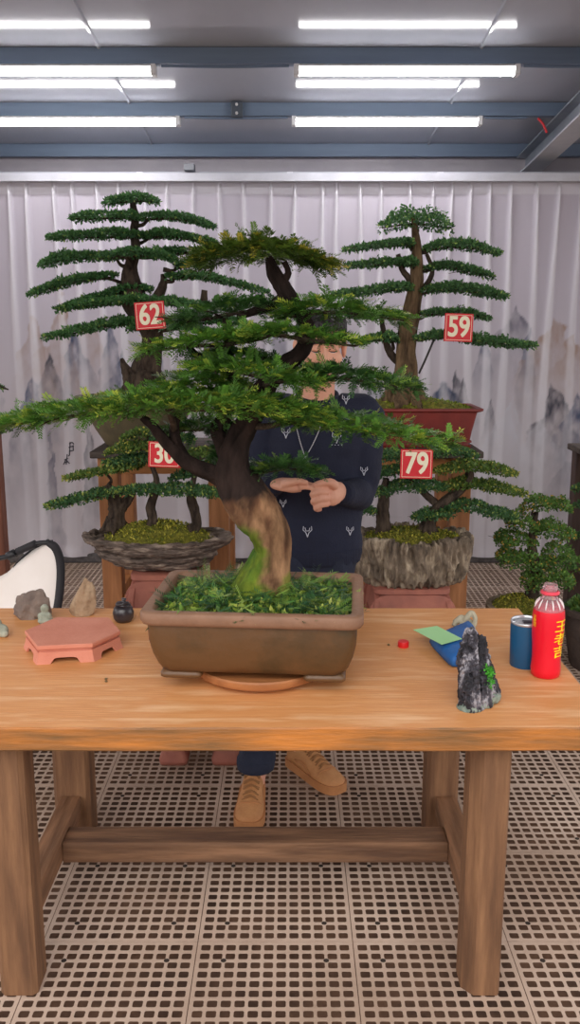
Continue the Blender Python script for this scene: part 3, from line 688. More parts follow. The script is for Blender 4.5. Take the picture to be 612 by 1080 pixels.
# bottle
RED = mat('bottle_red', rgb(232,18,44), rgb(224,14,40), rough=.3, scale=3, spec=.5); YEL = mat('print_yellow', rgb(250,214,30), rough=.4)
CLR = mat('bottle_clear', rgb(250,228,232), rough=.05, transmission=.85); WHT = mat('print_white', rgb(240,226,226), rough=.5)
c = G(579,717,ZT_); c.y += .035; bt = thing('drink_bottle','red labelled plastic drink bottle without cap at the right end of the table','bottle',c)
kb = mpp(c.y,.9); rb = .0415
MB().lathe([(.001,.002),(rb*.8,0),(rb*.92,.004),(rb*.96,.02),(rb*.90,.05),(rb*.93,.085),(rb*1.0,.12),(rb*1.02,.165),(rb*.98,.185),(rb*.97,.187)], c, 44, cap=True).build('label_sleeve', RED, bt, sharp=60)
MB().lathe([(rb*.96,.186),(rb*.90,.196),(rb*.74,.208),(rb*.54,.218),(rb*.45,.224),(rb*.45,.230)], c, 44, cap=False).build('shoulder', CLR, bt)
MB().lathe([(rb*.47,.229),(rb*.60,.230),(rb*.60,.236),(rb*.47,.238)], c, 36, cap=False).build('cap_ring', mat('ring_pink', rgb(236,70,90), rough=.35), bt)
b = MB().lathe([(rb*.44,.236),(rb*.44,.243),(rb*.50,.244),(rb*.50,.247),(rb*.44,.248),(rb*.44,.254),(rb*.40,.256),(rb*.37,.254),(rb*.37,.226)], c, 36, cap=False); b.build('neck', CLR, bt)
for i in range(12):
    a = 2*math.pi*i/12; MB().tube([c+Vector((math.cos(a)*rb*f,math.sin(a)*rb*f,z)) for f,z in ((.93,.194),(.80,.206),(.60,.2165))], [.0015,.0022,.001], 6, 6).build('shoulder_rib', WHT, bt)
MB().lathe([(.001,.18),(rb*.9,.18),(rb*.86,.197),(.001,.198)], c, 30).build('drink', mat('drink_red', rgb(206,60,80), rough=.1), bt)
# yellow characters bent round the label
def wrap_text(ch, ang, z, size, sx):
    cu_ = bpy.data.curves.new('t','FONT'); cu_.body = ch; cu_.size = size; cu_.align_x = 'CENTER'; cu_.align_y = 'CENTER'; cu_.resolution_u = 4
    t = bpy.data.objects.new('t', cu_); C.objects.link(t); dg = bpy.context.evaluated_depsgraph_get(); dg.update()
    me = bpy.data.meshes.new_from_object(t.evaluated_get(dg)); bpy.data.objects.remove(t)
    bm = bmesh.new()
    for dx in (-.022,0,.022):  # three overlaid strokes
        m2 = me.copy(); m2.transform(Matrix.Translation((dx*size,dx*size*.6,.001*dx))); bm.from_mesh(m2); bpy.data.meshes.remove(m2)
    for it in range(5):
        bmesh.ops.triangulate(bm, faces=bm.faces); bmesh.ops.subdivide_edges(bm, edges=[e for e in bm.edges if e.calc_length() > .003], cuts=1)
    bmesh.ops.triangulate(bm, faces=bm.faces); bm.to_mesh(me); bm.free()
    zs_ = [.02,.05,.085,.12,.165,.185]; rs_ = [.96,.90,.93,1.0,1.02,.98]
    for v in me.vertices:
        zz = z+v.co.y; rr2 = v.co.z*6 + rb*float(np.interp(zz,zs_,rs_))+.0009; a = ang+v.co.x*sx/rb
        v.co = Vector((rr2*math.sin(a), -rr2*math.cos(a), zz))
    me.materials.clear(); me.materials.append(YEL); o = bpy.data.objects.new('lettering', me); C.objects.link(o); o.parent = bt
for ch, z in (('王',.148),('老',.112),('吉',.076)): wrap_text(ch, math.radians(38), z, .036, 1.25)
for ch, z in (('王',.168),('老',.158),('吉',.148)): wrap_text(ch, math.radians(-72), z, .013, 1.2)
# small loose crumbs on the table
CR = mat('crumb', rgb(110,92,60), rough=.9)
for (x,y) in ((112,717),(112,719.5),(410,681)):
    q = G(x,y,ZT_); v_, f_ = subsphere(q+Vector((0,0,.003)),(.004,.003,.003),2); o = MB().add(v_,f_).build('soil_crumb', CR, disp=rock_disp(.001,300,.3,1))
    tag(o, {717:'farther of two brown crumbs in front of the hexagonal stand',719.5:'nearer of two brown crumbs in front of the hexagonal stand',681:'tiny dark crumb left of the red bottle cap'}[y], 'crumb')
# ================================================================== bonsai helpers
MOSS = mat('moss', rgb(84,84,30), rgb(168,160,58), rough=.95, scale=40, bump=.9, bscale=120, c3=rgb(124,122,42), lo=.3, hi=.7)
def PY(x, y, Y, dy=0):              # point seen at (x,y) in the upright plane Y, pushed dy deeper at the same height
    q = P(x,y,Y); q.y += dy; return q
def mound(parent, c, rx, ry, h, seed, m=MOSS, name='moss', bits=700, cols=((150,150,50),(190,180,70),(96,110,40)), bl=.012, rect=False, yaw=0):
    nr, na = 14, 48; vs = [Vector((0,0,h))]; fs = []
    for i in range(1,nr+1):
        for j in range(na):
            a = 2*math.pi*j/na; k = i/nr; ca, sa = math.cos(a), math.sin(a)
            if rect: g = 1/max((abs(ca)**8+abs(sa)**8)**(1/8), 1e-6); ca *= g; sa *= g
            x = ca*rx*k; y = sa*ry*k; z = h*(1-k**2)+ .012*mnoise.noise(Vector((x*16+seed,y*16,0)))*(1-k**6)
            vs.append(Vector((x,y,z)))
    for j in range(na): fs.append((0,1+j,1+(j+1)%na))
    for i in range(nr-1):
        for j in range(na): a = 1+i*na+j; d = 1+i*na+(j+1)%na; fs.append((a,a+na,d+na,d))
    M = Matrix.Translation(c) @ Matrix.Rotation(yaw,4,'Z'); b = MB().add([M @ v for v in vs], fs)
    o = b.build(name, m, parent)
    r = np.random.default_rng(seed); n = bits
    if n:
        ang = r.random(n)*2*np.pi; k = np.sqrt(r.random(n))*.98; ca, sa = np.cos(ang), np.sin(ang)
        if rect: g = 1/np.maximum((np.abs(ca)**8+np.abs(sa)**8)**(1/8),1e-6); ca = ca*g; sa = sa*g
        p = np.stack([ca*rx*k, sa*ry*k, h*(1-k**2)+.003], 1); Rm = np.array(M.to_3x3()); p = p@Rm.T+np.array(c)
        d = norm(r.normal(0,1,(n,3))+np.array([0,0,.9])); s_ = norm(np.cross(d,r.normal(0,1,(n,3)))); l = bl*r.uniform(.5,1.4,(n,1))
        V = np.stack([p-d*l*.2, p+d*l*.4+s_*l*.3, p+d*l, p+d*l*.4-s_*l*.3],1).reshape(-1,3)
        cc = np.array([rgb(*c_) for c_ in cols])[r.integers(0,len(cols),n)]*r.uniform(.7,1.25,(n,1))
        g = np_mesh('moss_tufts', V, np.arange(n*4).reshape(-1,4), LEAF_BG, o, np.repeat(cc,4,0)); tag(g, kind='stuff')
    return o
def trunk(parent, pts, Y, m=BARK, seed=1, bark=.16, name='trunk', dys=None, n=20, flare=0, colf=None, lobes=5):
    w_ = [PY(x,y,Y,(dys[i] if dys else 0)) for i,(x,y,r) in enumerate(pts)]
    rr = [r*mpp(w_[i].y,w_[i].z) for i,(x,y,r) in enumerate(pts)]
    b = MB(); b.tube(w_, rr, n, max(12,len(pts)*7), bark=bark, seed=seed, lobes=lobes, colf=colf)
    if flare:
        q = w_[0]; r0 = rr[0]
        for i in range(flare):
            a = 2*math.pi*(i+.3)/flare+seed; d = Vector((math.cos(a),math.sin(a),0))
            b.tube([q+d*r0*.35+Vector((0,0,r0*1.1)), q+d*r0*.9+Vector((0,0,r0*.35)), q+d*r0*1.55-Vector((0,0,r0*.12))], [r0*.5,r0*.38,r0*.10], 9, 9, bark=.15, seed=seed+i, colf=colf)
    return b.build(name, m, parent)
def pads(parent, specs, Y, pal, seed, fn='dense', dens=1.0, branch_r=.012, m=BARK, leaf=(.020,.0115), tip=.12, sl=.050):
    for i, sp in enumerate(specs):
        pts, T, W, dy, att = sp[:5]; kw = sp[5] if len(sp) > 5 else {}
        T = T*(1.12 if fn == 'dense' else 1); spine = [PY(x,y,Y,dy) for x,y in pts]; Tm = T*mpp(Y+dy, spine[0].z)
        if fn == 'dense': dense_pad('foliage_pad', parent, spine, W, Tm, seed*100+i, kw.get('pal',pal), dens, leaf, kw.get('tip',tip))
        else: spray_pad('foliage_pad', parent, spine, W, Tm, seed*100+i, kw.get('pal',pal), kw.get('dens',dens), kw.get('tip',tip), kw.get('sl',sl))
        if att:
            limb(parent, PY(att[0],att[1],Y,max(dy,0)*.35), spine, kw.get('br',branch_r), seed*50+i*3, m, W)
def sign(num, px0, py0, px1, py1, Y, tilt, label):
    c = P((px0+px1)/2,(py0+py1)/2,Y); k = mpp(Y,c.z); w_ = (px1-px0)*k; h_ = (py1-py0)*k
    t = thing('number_sign', label, 'sign', c, 'numbered signs on the trees'); M = Matrix.Translation(c) @ Matrix.Rotation(tilt,4,'Y') @ Matrix.Rotation(math.pi/2-.06,4,'X')
    b = MB().box((-w_/2,-h_/2,-.004),(w_/2,h_/2,0),M); b.build('board', mat('sign_red', rgb(226,22,40), rgb(218,18,36), rough=.45, scale=3), t, smooth=False, bevel=.001)
    cream = mat('sign_cream', rgb(252,242,212), rough=.5)
    b = MB(); e = .004; q = .9
    for s_ in ((-w_/2*q,-h_/2*q,w_/2*q,-h_/2*q+e*.5),(-w_/2*q,h_/2*q-e*.5,w_/2*q,h_/2*q),(-w_/2*q,-h_/2*q,-w_/2*q+e*.5,h_/2*q),(w_/2*q-e*.5,-h_/2*q,w_/2*q,h_/2*q)):
        b.box((s_[0],s_[1],.0),(s_[2],s_[3],.0006),M)
    b.build('border', cream, t, smooth=False)
    text_obj(num, h_*1.02, M @ Matrix.Translation((0,0,.001)), 'digits', cream, t, .0008, bold=h_*.024, sx=.80)
    b = MB().tube([M @ Vector((0,h_/2-.004,-.004)), M @ Vector((.006,h_/2+.025,-.02)), M @ Vector((0,h_/2+.05,-.06))], .002, 5, 8); b.build('hanging_wire', mat('wire_dark', rgb(50,46,44), rough=.6), t)
    return t
POT_BR = mat('pot_brown_glaze', rgb(88,62,36), rgb(62,50,30), rough=.42, scale=4, bump=.15, bscale=30, c3=rgb(98,68,40), lo=.3, hi=.7)
POT_RIM = mat('pot_rim', rgb(150,112,88), rgb(128,94,72), rough=.6, scale=7, bump=.15, bscale=40)

# ================================================================== the big tree on the table
pot_c = Vector((-.085,2.31,0)); YAW = math.radians(-4.3)
zt0 = .812
dk = MB(); dk.lathe([(.001,ZT_),(.155,ZT_),(.16,ZT_+.004),(.16,ZT_+.014),(.182,ZT_+.016),(.184,ZT_+.020),(.184,zt0-.004),(.181,zt0),(.001,zt0)], (pot_c.x+.005,pot_c.y,0), 72)
tag(dk.build('turntable', mat('turntable_wood', rgb(172,112,66), rgb(142,88,50), rough=.5, scale=4, stretch=(1,8,8), bump=.1), sharp=35), 'round wooden turntable under the big brown planter', 'turntable')
bz = thing('bonsai','largest bonsai, leaning trunk and feathery layers, in a brown rectangular pot on the table','bonsai',(pot_c.x,pot_c.y,zt0),'bonsai trees on show')
MP = Matrix.Translation((pot_c.x,pot_c.y,0)) @ Matrix.Rotation(YAW,4,'Z')
def rr_ring(hx_, hy_, r, z, k=7): return [MP @ Vector((x,y,z)) for x,y in rrect(0,0,hx_,hy_,r,k)]
def potloft(prof, d0=.0): return [rr_ring(.2820*s_+o_, .205*s_*1.0+o_, .03, z) for s_,o_,z in prof]
b = MB(); b.loft([rr_ring(hx_,hy_,r,z) for hx_,hy_,r,z in ((.225,.155,.03,.828),(.236,.166,.034,.832),(.247,.176,.036,.85),(.258,.186,.036,.88),(.265,.192,.034,.915),(.2665,.1935,.032,.945),(.266,.193,.03,.968),(.255,.18,.03,.97),(.24,.165,.03,.93),(.22,.15,.03,.86))])
b.build('pot', POT_BR, bz, sharp=50)
b = MB(); o1=[(.2665,.1935,.03,.962),(.277,.203,.034,.966),(.2825,.208,.036,.975),(.2825,.208,.036,.994),(.279,.205,.034,.999),(.258,.184,.026,1.0),(.252,.178,.024,.996),(.250,.176,.022,.95)]
b.loft([rr_ring(*q) for q in o1], cap=False); b.build('pot_rim', POT_RIM, bz, sharp=60)
for sx_ in (-1,1):
    for sy_ in (-1,1):
        b = MB(); cx, cy = sx_*.185, sy_*.122
        b.loft([[MP @ Vector((cx+x,cy+y,z)) for x,y in rrect(0,0,hx_,hy_,.012,4)] for hx_,hy_,z in ((.050,.040,zt0),(.054,.044,zt0+.004),(.054,.044,zt0+.012),(.046,.036,zt0+.022))])
        b.build('pot_foot', POT_BR, bz)
SOIL = mat('pot_moss', rgb(52,66,28), rgb(120,136,52), rough=.95, scale=22, bump=.9, bscale=90, c3=rgb(84,100,38), lo=.3, hi=.7)
so = mound(bz, Vector((pot_c.x,pot_c.y,.968)), .250, .176, .030, 3, SOIL, 'moss', 2600, ((84,120,46),(140,160,60),(58,96,48),(176,184,90)), .016, True, YAW)
r = np.random.default_rng(21); n = 620
u = r.uniform(-1,1,(n,2)); pos = np.stack([u[:,0]*.238,u[:,1]*.165,.972+.030*(1-np.maximum(abs(u[:,0]),abs(u[:,1]))**2)+.008],1)
Rm = np.array(MP.to_3x3()); pos = pos@Rm.T+np.array([pot_c.x,pot_c.y,0])
d = norm(np.stack([r.normal(0,1,n),r.normal(0,1,n),r.normal(.12,.25,n)],1)); Vv = []; Kk = []
nrm = norm(np.array([0,0,1.0])+r.normal(0,.3,(n,3))); sd = norm(np.cross(d,nrm)); ln = r.uniform(.03,.065,n)
pc_ = np.array([rgb(*c) for c in ((58,100,58),(86,134,66),(44,80,50),(150,176,84),(120,160,70))])[r.integers(0,5,n)]
for i in range(8):
    f = (i+.5)/8; a = pos+d*(ln*f)[:,None]
    for s_ in (-1,1):
        dd = norm(d*.7+sd*s_*.75); nl = ln*.36; ww = np.cross(dd,nrm)*.0016
        Vv.append(np.stack([a,a+dd*(nl*.45)[:,None]+ww,a+dd*nl[:,None],a+dd*(nl*.45)[:,None]-ww],1)); Kk.append(pc_)
Vv = np.concatenate(Vv); Kk = np.concatenate(Kk)
tag(np_mesh('fallen_sprigs', Vv.reshape(-1,3), np.arange(len(Vv)*4).reshape(-1,4), LEAF_SPRAY, so, np.repeat(Kk,4,0)), kind='stuff')
YM = 2.33
dkc = np.array(rgb(52,40,36)); tan = np.array(rgb(166,126,92)); tan2 = np.array(rgb(104,72,52)); gr = np.array(rgb(70,104,34)); gr2 = np.array(rgb(112,128,40))
def trunk_col(v):
    nz = mnoise.fractal(v*14,.8,2,4)*.5; n2 = mnoise.fractal(Vector((v.x*30,v.y*30,v.z*7)),.8,2,4)
    c_ = tan2+(tan-tan2)*min(max(.5+n2*1.1+.35*mnoise.noise(v*22),0),1); c_ = c_*(1-.6*min(max(mnoise.noise(Vector((v.x*40,v.y*40,v.z*9)))*2-.35,0),1))
    k = min(max((v.z-1.245-.25*(v.x+.1)+nz*.05)/.02,0),1); c_ = c_*(1-k)+dkc*k*(1+.5*n2)
    left = (-.052-.10*max(0,v.z-1.0)) - v.x + nz*.06
    g_ = min(max((left)/.02,0),1)*min(max((1.185-v.z+nz*.06)/.03,0),1)
    g2 = min(max((1.045-v.z+nz*.09)/.025,0),1)*.75
    g_ = max(g_,g2); gc = gr+(gr2-gr)*min(max(.5+n2,0),1)
    return tuple(np.maximum(c_*(1-g_)+gc*g_,0.002))
TRK = mat('trunk_main', rgb(178,178,178), rgb(255,255,255), rough=.9, scale=26, stretch=(1,1,.3), bump=1.0, bscale=30, attr=True, spec=.2)
b = MB()
def MT(pts, seed, bark=.15, n=22, dys=None, lobes=4, bld=None):
    w_ = [PY(x,y,YM,(dys[i] if dys else 0)) for i,(x,y,r_) in enumerate(pts)]
    rr = [p[2]*mpp(w_[i].y,w_[i].z) for i,p in enumerate(pts)]
    bld.tube(w_, rr, n*2, len(pts)*9, bark=bark, seed=seed, lobes=lobes, colf=trunk_col)
MT([(275,634,39),(278,618,32),(284,598,24.5),(288,580,20),(284,560,21),(271,540,23),(257,521,22.5),(247,503,19),(246,484,15),(252,464,12.5),(263,444,11),(275,422,11),(284,403,10),(300,387,8.5),(318,371,7),(326,352,6.5),(319,334,6.5),(307,316,7.5),(297,300,7),(289,286,6.5),(283,272,3)], 4, .16, 26, lobes=4, bld=b,
   dys=[0,0,0,0,0,0,0,0,0,0,0,0,0,0,0,.0,0,0,0,0,0])
MT([(268,622,20),(248,634,13),(226,642,6)], 12, .14, 14, [-.02,-.05,-.07], bld=b)
MT([(294,622,16),(308,634,11),(322,643,5)], 15, .14, 14, [0,-.02,-.03], bld=b)
MT([(280,625,18),(280,640,12),(276,650,5)], 17, .14, 14, [-.04,-.08,-.10], bld=b)
tk = b.build('trunk', TRK, bz, disp=rock_disp(.006,26,.6,2,(1,1,.35)))
def limb2(pts, seed, dys=None, name='branch'):
    b = MB(); MT(pts, seed, .16, 12, dys, 4, b); return b.build(name, TRK, bz)
limb2([(246,508,10.8),(222,499,8.64),(198,488,7.92),(178,470,6.48),(163,452,5.04),(150,440,3.6)], 21)
limb2([(246,492,10.8),(234,472,8.64),(229,455,7.92),(236,438,6.48),(222,420,5.04)], 23, [0,.02,.04,.04,.05])
limb2([(200,488,5.04),(186,470,5.76),(183,452,5.04),(188,432,3.6)], 25, [0,.01,.02,.03])
limb2([(263,444,7.2),(255,425,6.48),(246,404,5.76),(242,384,5.04),(238,360,4.32),(236,340,3.6)], 27, [0,.02,.04,.06,.06,.06])
limb2([(246,400,4.32),(222,386,4.32),(200,372,3.6),(190,352,2.88)], 29, [.04,.06,.08,.08])
limb2([(300,312,5.76),(287,322,5.04),(270,328,4.32),(250,334,2.88)], 31)
limb2([(296,300,4.32),(304,288,3.6),(300,276,2.88)], 33)
GP = (rgb(50,86,42), rgb(116,168,64), rgb(206,216,84)); GPd = (rgb(36,66,40), rgb(90,138,66), rgb(164,192,76)); GPy = (rgb(60,78,30), rgb(112,134,48), rgb(206,188,72))
S = [
 ([(206,276),(240,270),(280,268),(318,272),(350,281)], 24, .19, 0, None, dict(pal=(rgb(52,72,34),rgb(114,146,56),rgb(214,194,70)),tip=.45,dens=1.9)),
 ([(296,331),(330,326),(370,328),(428,338)], 20, .17, .0, (312,322), dict(tip=.35)),
 ([(180,339),(208,334),(245,326),(292,322)], 18, .14, .03, (240,345), dict(pal=GPd,tip=.3)),
 ([(152,370),(195,362),(240,358),(292,352)], 9, .11, -.04, (238,365), dict(tip=.55)),
 ([(255,353),(295,350),(335,355),(378,362)], 10, .10, -.08, (322,352), dict(tip=.6)),
 ([(203,386),(245,386),(300,396),(340,403)], 17, .15, -.08, (284,403), dict(tip=.5)),
 ([(300,396),(345,395),(390,402),(446,412)], 18, .15, .04, (305,386), dict(pal=GPd,tip=.4)),
 ([(-4,448),(60,435),(130,426),(200,424),(270,426),(345,437)], 24, .22, -.10, (183,452), dict(tip=.55,dens=1.15)),
 ([(120,424),(170,414),(220,408),(262,410)], 20, .15, .08, (222,420), dict(tip=.45)),
 ([(285,440),(340,444),(400,455),(478,466)], 20, .18, .0, (262,446), dict(tip=.35)),
 ([(258,500),(290,496),(315,496),(336,499)], 10, .07, .05, (248,490), dict(pal=GPd,tip=.2,br=.008)),
 ([(205,380),(230,376),(260,378),(290,384)], 8, .10, .10, (222,386), dict(pal=GPd,tip=.3)),
 ([(165,462),(195,456),(225,455),(250,458)], 14, .10, .12, (229,455), dict(pal=GPd,tip=.15)),
 ([(236,468),(228,480),(222,490)], 9, .07, .10, None, dict(pal=GPd,tip=.1)),
 ([(330,488),(352,492),(372,499)], 8, .06, .30, None, dict(pal=GPd,tip=.1)),
]
S = S[:-1]
pads(bz, S, YM, GP, 4, 'spray', 1.0, .011, BARK, tip=.4)

# ================================================================== stands behind
STW = mat('stand_wood', rgb(150,98,60), rgb(190,130,84), rough=.65, scale=4, stretch=(5,5,.5), bump=.2, bscale=12, c3=rgb(168,112,68))
STH = mat('stand_rail_wood', rgb(176,112,60), rgb(204,140,84), rough=.65, scale=4, stretch=(.5,5,5), bump=.2, bscale=12)
STD = mat('stand_top_wood', rgb(60,50,46), rgb(96,84,76), rough=.8, scale=5, stretch=(.6,5,5), bump=.4, bscale=16)
YS = 4.82; ZS = 1.07
def stand(x0p, x1p, label):
    xa = P(x0p,520,YS-.25).x; xb = P(x1p,520,YS-.25).x; c = ((xa+xb)/2, YS, 0)
    t = thing('display_stand', label, 'stand', c, 'tall wooden display stands'); ya, yb = YS-.25, YS+.28
    MB().box((xa-.03,ya-.04,ZS-.035),(xb+.05,yb+.03,ZS)).build('top_board', STD, t, smooth=False, bevel=.006)
    pw = .105
    for x in (xa,xb-pw):
        for y in (ya,yb-.09): MB().box((x,y,0),(x+pw,y+.09,ZS-.035)).build('leg', STW, t, smooth=False, bevel=.006)
    for y in (ya+.02,yb-.06):
        MB().box((xa+pw,y,ZS-.125),(xb-pw,y+.04,ZS-.045)).build('apron', STH, t, smooth=False, bevel=.004)
        MB().box((xa+pw,y,.20),(xb-pw,y+.04,.285)).build('lower_rail', STH, t, smooth=False, bevel=.004)
    for x in (xa+.03,xb-.075):
        MB().box((x,ya+.09,.20),(x+.045,yb-.09,.285)).build('side_rail', STH, t, smooth=False, bevel=.004)
    return t
stand(104,241,'tall wooden stand at left behind the table, under the olive bowl')
stand(357,497,'tall wooden stand at right behind the table, under the red pot')

# ------------------------------------------------------------------ tree numbered 62
GB = (rgb(46,86,54), rgb(104,158,88), rgb(160,190,100)); GB59 = (rgb(46,82,56), rgb(112,162,94), rgb(166,198,106))
t62 = thing('bonsai','tall tiered bonsai numbered 62 in an olive bowl on the left stand','bonsai',(P(147,463,YS).x,YS,ZS),'bonsai trees on show')
BOWL = mat('olive_bowl', rgb(104,92,66), rgb(82,74,56), rough=.6, scale=8, bump=.15, bscale=50); k = mpp(YS,1.3); cx = t62.location.x
zr = P(0,417,YS).z
b = MB(); b.lathe([(.001,ZS),(34*k,ZS),(36*k,ZS+.01),(46*k,ZS+.09),(56*k,zr-.075),(61*k,zr-.04),(61*k,zr-.018),(66*k,zr-.015),(67*k,zr-.004),(65*k,zr),(59*k,zr),(55*k,zr-.03)], (cx,YS,0), 56, sy=.72, cap=False); b.build('pot', BOWL, t62, sharp=50)
mound(t62, Vector((cx,YS,zr-.02)), 57*k, 40*k, .05, 9, bits=500)
trunk(t62, [(156,420,22.2),(154,405,17),(155,390,15.5),(160,372,11.1),(160,352,10.4),(150,335,11.1),(142,318,12.6),(137,298,10.4),(138,280,6.66),(143,262,5.18),(141,245,4.44),(143,230,3.7),(140,214,2.96)], YS, BARK, 3, .2, flare=5)
trunk(t62, [(140,412,10.4),(136,396,6.66),(131,385,3.7),(128,378,1.48)], YS, BARK, 6, .25, name='dead_snag')
trunk(t62, [(148,325,6.66),(163,318,5.18),(172,300,4.44),(171,289,1.5)], YS, BARK, 8, .2, name='branch')
trunk(t62, [(165,345,6.66),(190,340,5.18),(212,325,4.44),(216,306,2.96)], YS, BARK, 9, .2, name='branch')
pads(t62, [
 ([(109,215),(128,211),(150,210),(168,213)], 8, .15, 0, (140,216)),
 ([(76,232),(100,230),(135,229),(152,231)], 8, .17, -.04, (142,240)),
 ([(146,228),(178,228),(205,232),(227,239)], 7, .16, .03, (142,238)),
 ([(49,251),(85,249),(130,248),(160,249)], 7, .19, 0, (140,258)),
 ([(150,248),(185,248),(228,256)], 7, .17, .02, (142,256)),
 ([(39,280),(66,273),(105,270),(128,270)], 9, .19, .03, (138,282)),
 ([(103,275),(140,270),(170,271),(190,276)], 9, .19, -.12, (138,285)),
 ([(160,266),(195,264),(232,268)], 7, .14, .08, (141,270)),
 ([(30,312),(58,302),(92,294),(125,290)], 8, .17, -.02, (136,298)),
 ([(62,325),(95,316),(135,304),(160,305)], 9, .17, .05, (142,315)),
 ([(63,327),(100,321),(150,318),(200,321),(235,326)], 10, .2, -.10, (147,330)),
 ([(45,356),(85,349),(130,340),(158,338)], 10, .2, 0, (152,340)),
 ([(135,347),(170,343),(205,347),(240,352)], 9, .18, -.06, (155,348)),
 ([(174,292),(205,291),(240,297),(284,309)], 8, .17, 0, (172,296)),
 ([(183,281),(200,278),(222,281)], 8, .12, .03, (172,284)),
 ([(200,340),(235,338),(270,345)], 8, .14, .05, (205,330)),
], YS, GB, 6, dens=.9, tip=.10)
sign('62', 142.5,318.5,174,347, YS-.40, math.radians(-4), 'red number sign reading 62')
# ------------------------------------------------------------------ tree numbered 59
t59 = thing('bonsai','tall bonsai numbered 59 with a domed crown in a red pot on the right stand','bonsai',(P(430,470,YS).x,YS,ZS),'bonsai trees on show')
REDP = mat('red_pot', rgb(138,50,42), rgb(116,40,36), rough=.45, scale=5, bump=.1, bscale=40); k = mpp(YS,1.2); cx = t59.location.x
zr = P(0,431,YS-.16).z-.0
def rl_(hx_,hy_,z,r=.02): return [Vector((cx+x,YS+y,z)) for x,y in rrect(0,0,hx_,hy_,r,5)]
b = MB(); b.loft([rl_(62*k,.135,ZS),rl_(63*k,.14,ZS+.012),rl_(60*k,.13,ZS+.014),rl_(60*k,.13,ZS+.024),rl_(63*k,.14,ZS+.026),rl_(63*k,.14,ZS+.036),rl_(61.5*k,.132,ZS+.04),rl_(63*k,.14,ZS+.09),rl_(67*k,.155,zr-.022),rl_(70*k,.168,zr-.018),rl_(72.5*k,.175,zr-.012),rl_(72.5*k,.175,zr-.002),rl_(71.5*k,.172,zr),rl_(66*k,.15,zr),rl_(65*k,.148,zr-.03)], cap=False)
b.build('pot', REDP, t59, smooth=False)
mound(t59, Vector((cx,YS,zr-.012)), 64*k, .145, .055, 12, bits=900, cols=((120,140,40),(150,160,50),(90,110,36)), rect=True)
trunk(t59, [(425,427,19.2),(427,412,14.1),(428,395,11.8),(428,375,10.7),(430,350,9.25),(434,325,8.14),(438,305,7.4),(440,285,6.29),(440,262,4.81),(438,245,3.7),(437,228,2.96)], YS, BARK_LIGHT, 14, .2, flare=7, lobes=6)
trunk(t59, [(424,385,4.44),(412,372,3.7),(406,355,2.96),(402,335,2.22)], YS, BARK, 15, .2, name='branch')
trunk(t59, [(437,310,3.7),(450,300,2.96),(456,285,2.22),(450,268,1.85)], YS, BARK, 16, .2, name='branch')
trunk(t59, [(437,300,3.7),(425,285,2.96),(420,268,2.22)], YS, BARK, 17, .2, name='branch')
pads(t59, [
 ([(400,240),(418,236),(438,234),(458,236),(477,240)], 23, .17, 0, (437,245)),
 ([(361,264),(395,260),(425,257),(437,258)], 8, .16, 0, (438,262)),
 ([(446,263),(470,259),(500,261),(529,268)], 9, .17, 0, (440,265)),
 ([(362,281),(395,279),(425,277),(440,279)], 8, .17, -.03, (440,285)),
 ([(447,284),(470,280),(495,285),(521,292)], 9, .17, 0, (441,285)),
 ([(348,312),(380,309),(415,304),(437,303)], 11, .19, 0, (438,308)),
 ([(440,308),(470,304),(505,308),(536,313)], 11, .19, 0, (440,308)),
 ([(360,332),(390,333),(415,332),(430,334)], 9, .16, .05, (434,335)),
 ([(442,331),(470,329),(495,331),(518,337)], 8, .15, 0, (436,335)),
 ([(434,357),(465,354),(500,359),(535,363),(564,364)], 11, .18, -.03, (432,355)),
 ([(374,362),(395,358),(412,357),(424,360)], 9, .15, .02, (412,370)),
], YS, GB59, 7, dens=.9, tip=.12)
b = MB().tube([P(458,358,YS-.03),P(449,379,YS-.03),P(442,394,YS-.03)], .006, 6, 6); b.build('training_rod', mat('wire_dark', rgb(40,38,38), rough=.6), t59)
sign('59', 469,331,499,360, YS-.22, math.radians(2), 'red number sign reading 59')

# ------------------------------------------------------------------ terracotta stools
def stool(x, y, w_, h_, label, yaw=0):
    t = thing('ceramic_stool', label, 'stool', (x,y,0), 'terracotta stools holding pots'); t.rotation_euler = (0,0,yaw); M0 = Matrix.Translation((x,y,0))
    hw = w_/2
    b = MB(); b.loft([[M0 @ Vector((px_,py_,z)) for px_,py_ in rrect(0,0,hw*s_,hw*s_,.05,5)] for s_,z in ((.80,h_-.03),(.84,h_-.026),(.84,h_-.004),(.82,h_))]); b.build('seat', TERRA_D, t, sharp=40)
    for k_ in range(4):
        Mr = M0 @ Matrix.Rotation(k_*math.pi/2,4,'Z'); n_ = 6
        outer = rrect(0,h_*.5-.0,hw*.96,h_*.5-.03,.09,n_); zc_ = h_*.46
        inner = rrect(0,zc_,hw*.50,h_*.24,.05,n_)
        b = MB(); b.frame([Mr @ Vector((x_,-hw*.92+.03*((z_-h_*.5)/h_)**2*4,z_)) for x_,z_ in outer],[Mr @ Vector((x_,-hw*.92+.03*((z_-h_*.5)/h_)**2*4,z_)) for x_,z_ in inner], Mr.to_3x3() @ Vector((0,.028,0)))
        b.build('side_panel', TERRA_D, t, smooth=False, bevel=.006)
        a = Mr @ Vector((-hw*.80,-hw*.80,0))
        b = MB(); b.loft([[a+Vector((x_,y_,z)) for x_,y_ in rrect(0,0,q,q,.02,4)] for q,z in ((.055,0),(.058,.02),(.045,.05),(.040,.09))]); b.build('foot', TERRA_D, t)
    return t
Y30 = 4.28
zb30 = P(0,594,Y30).z
stool(P(178,600,Y30).x, Y30, .40, zb30-.016, 'reddish terracotta stool under the layered slate tray at left')
zb79 = P(0,606,Y30).z
stool(P(431,600,Y30).x, Y30, .44, zb79-.022, 'reddish terracotta stool with a rounded opening under the craggy stone pot at right')
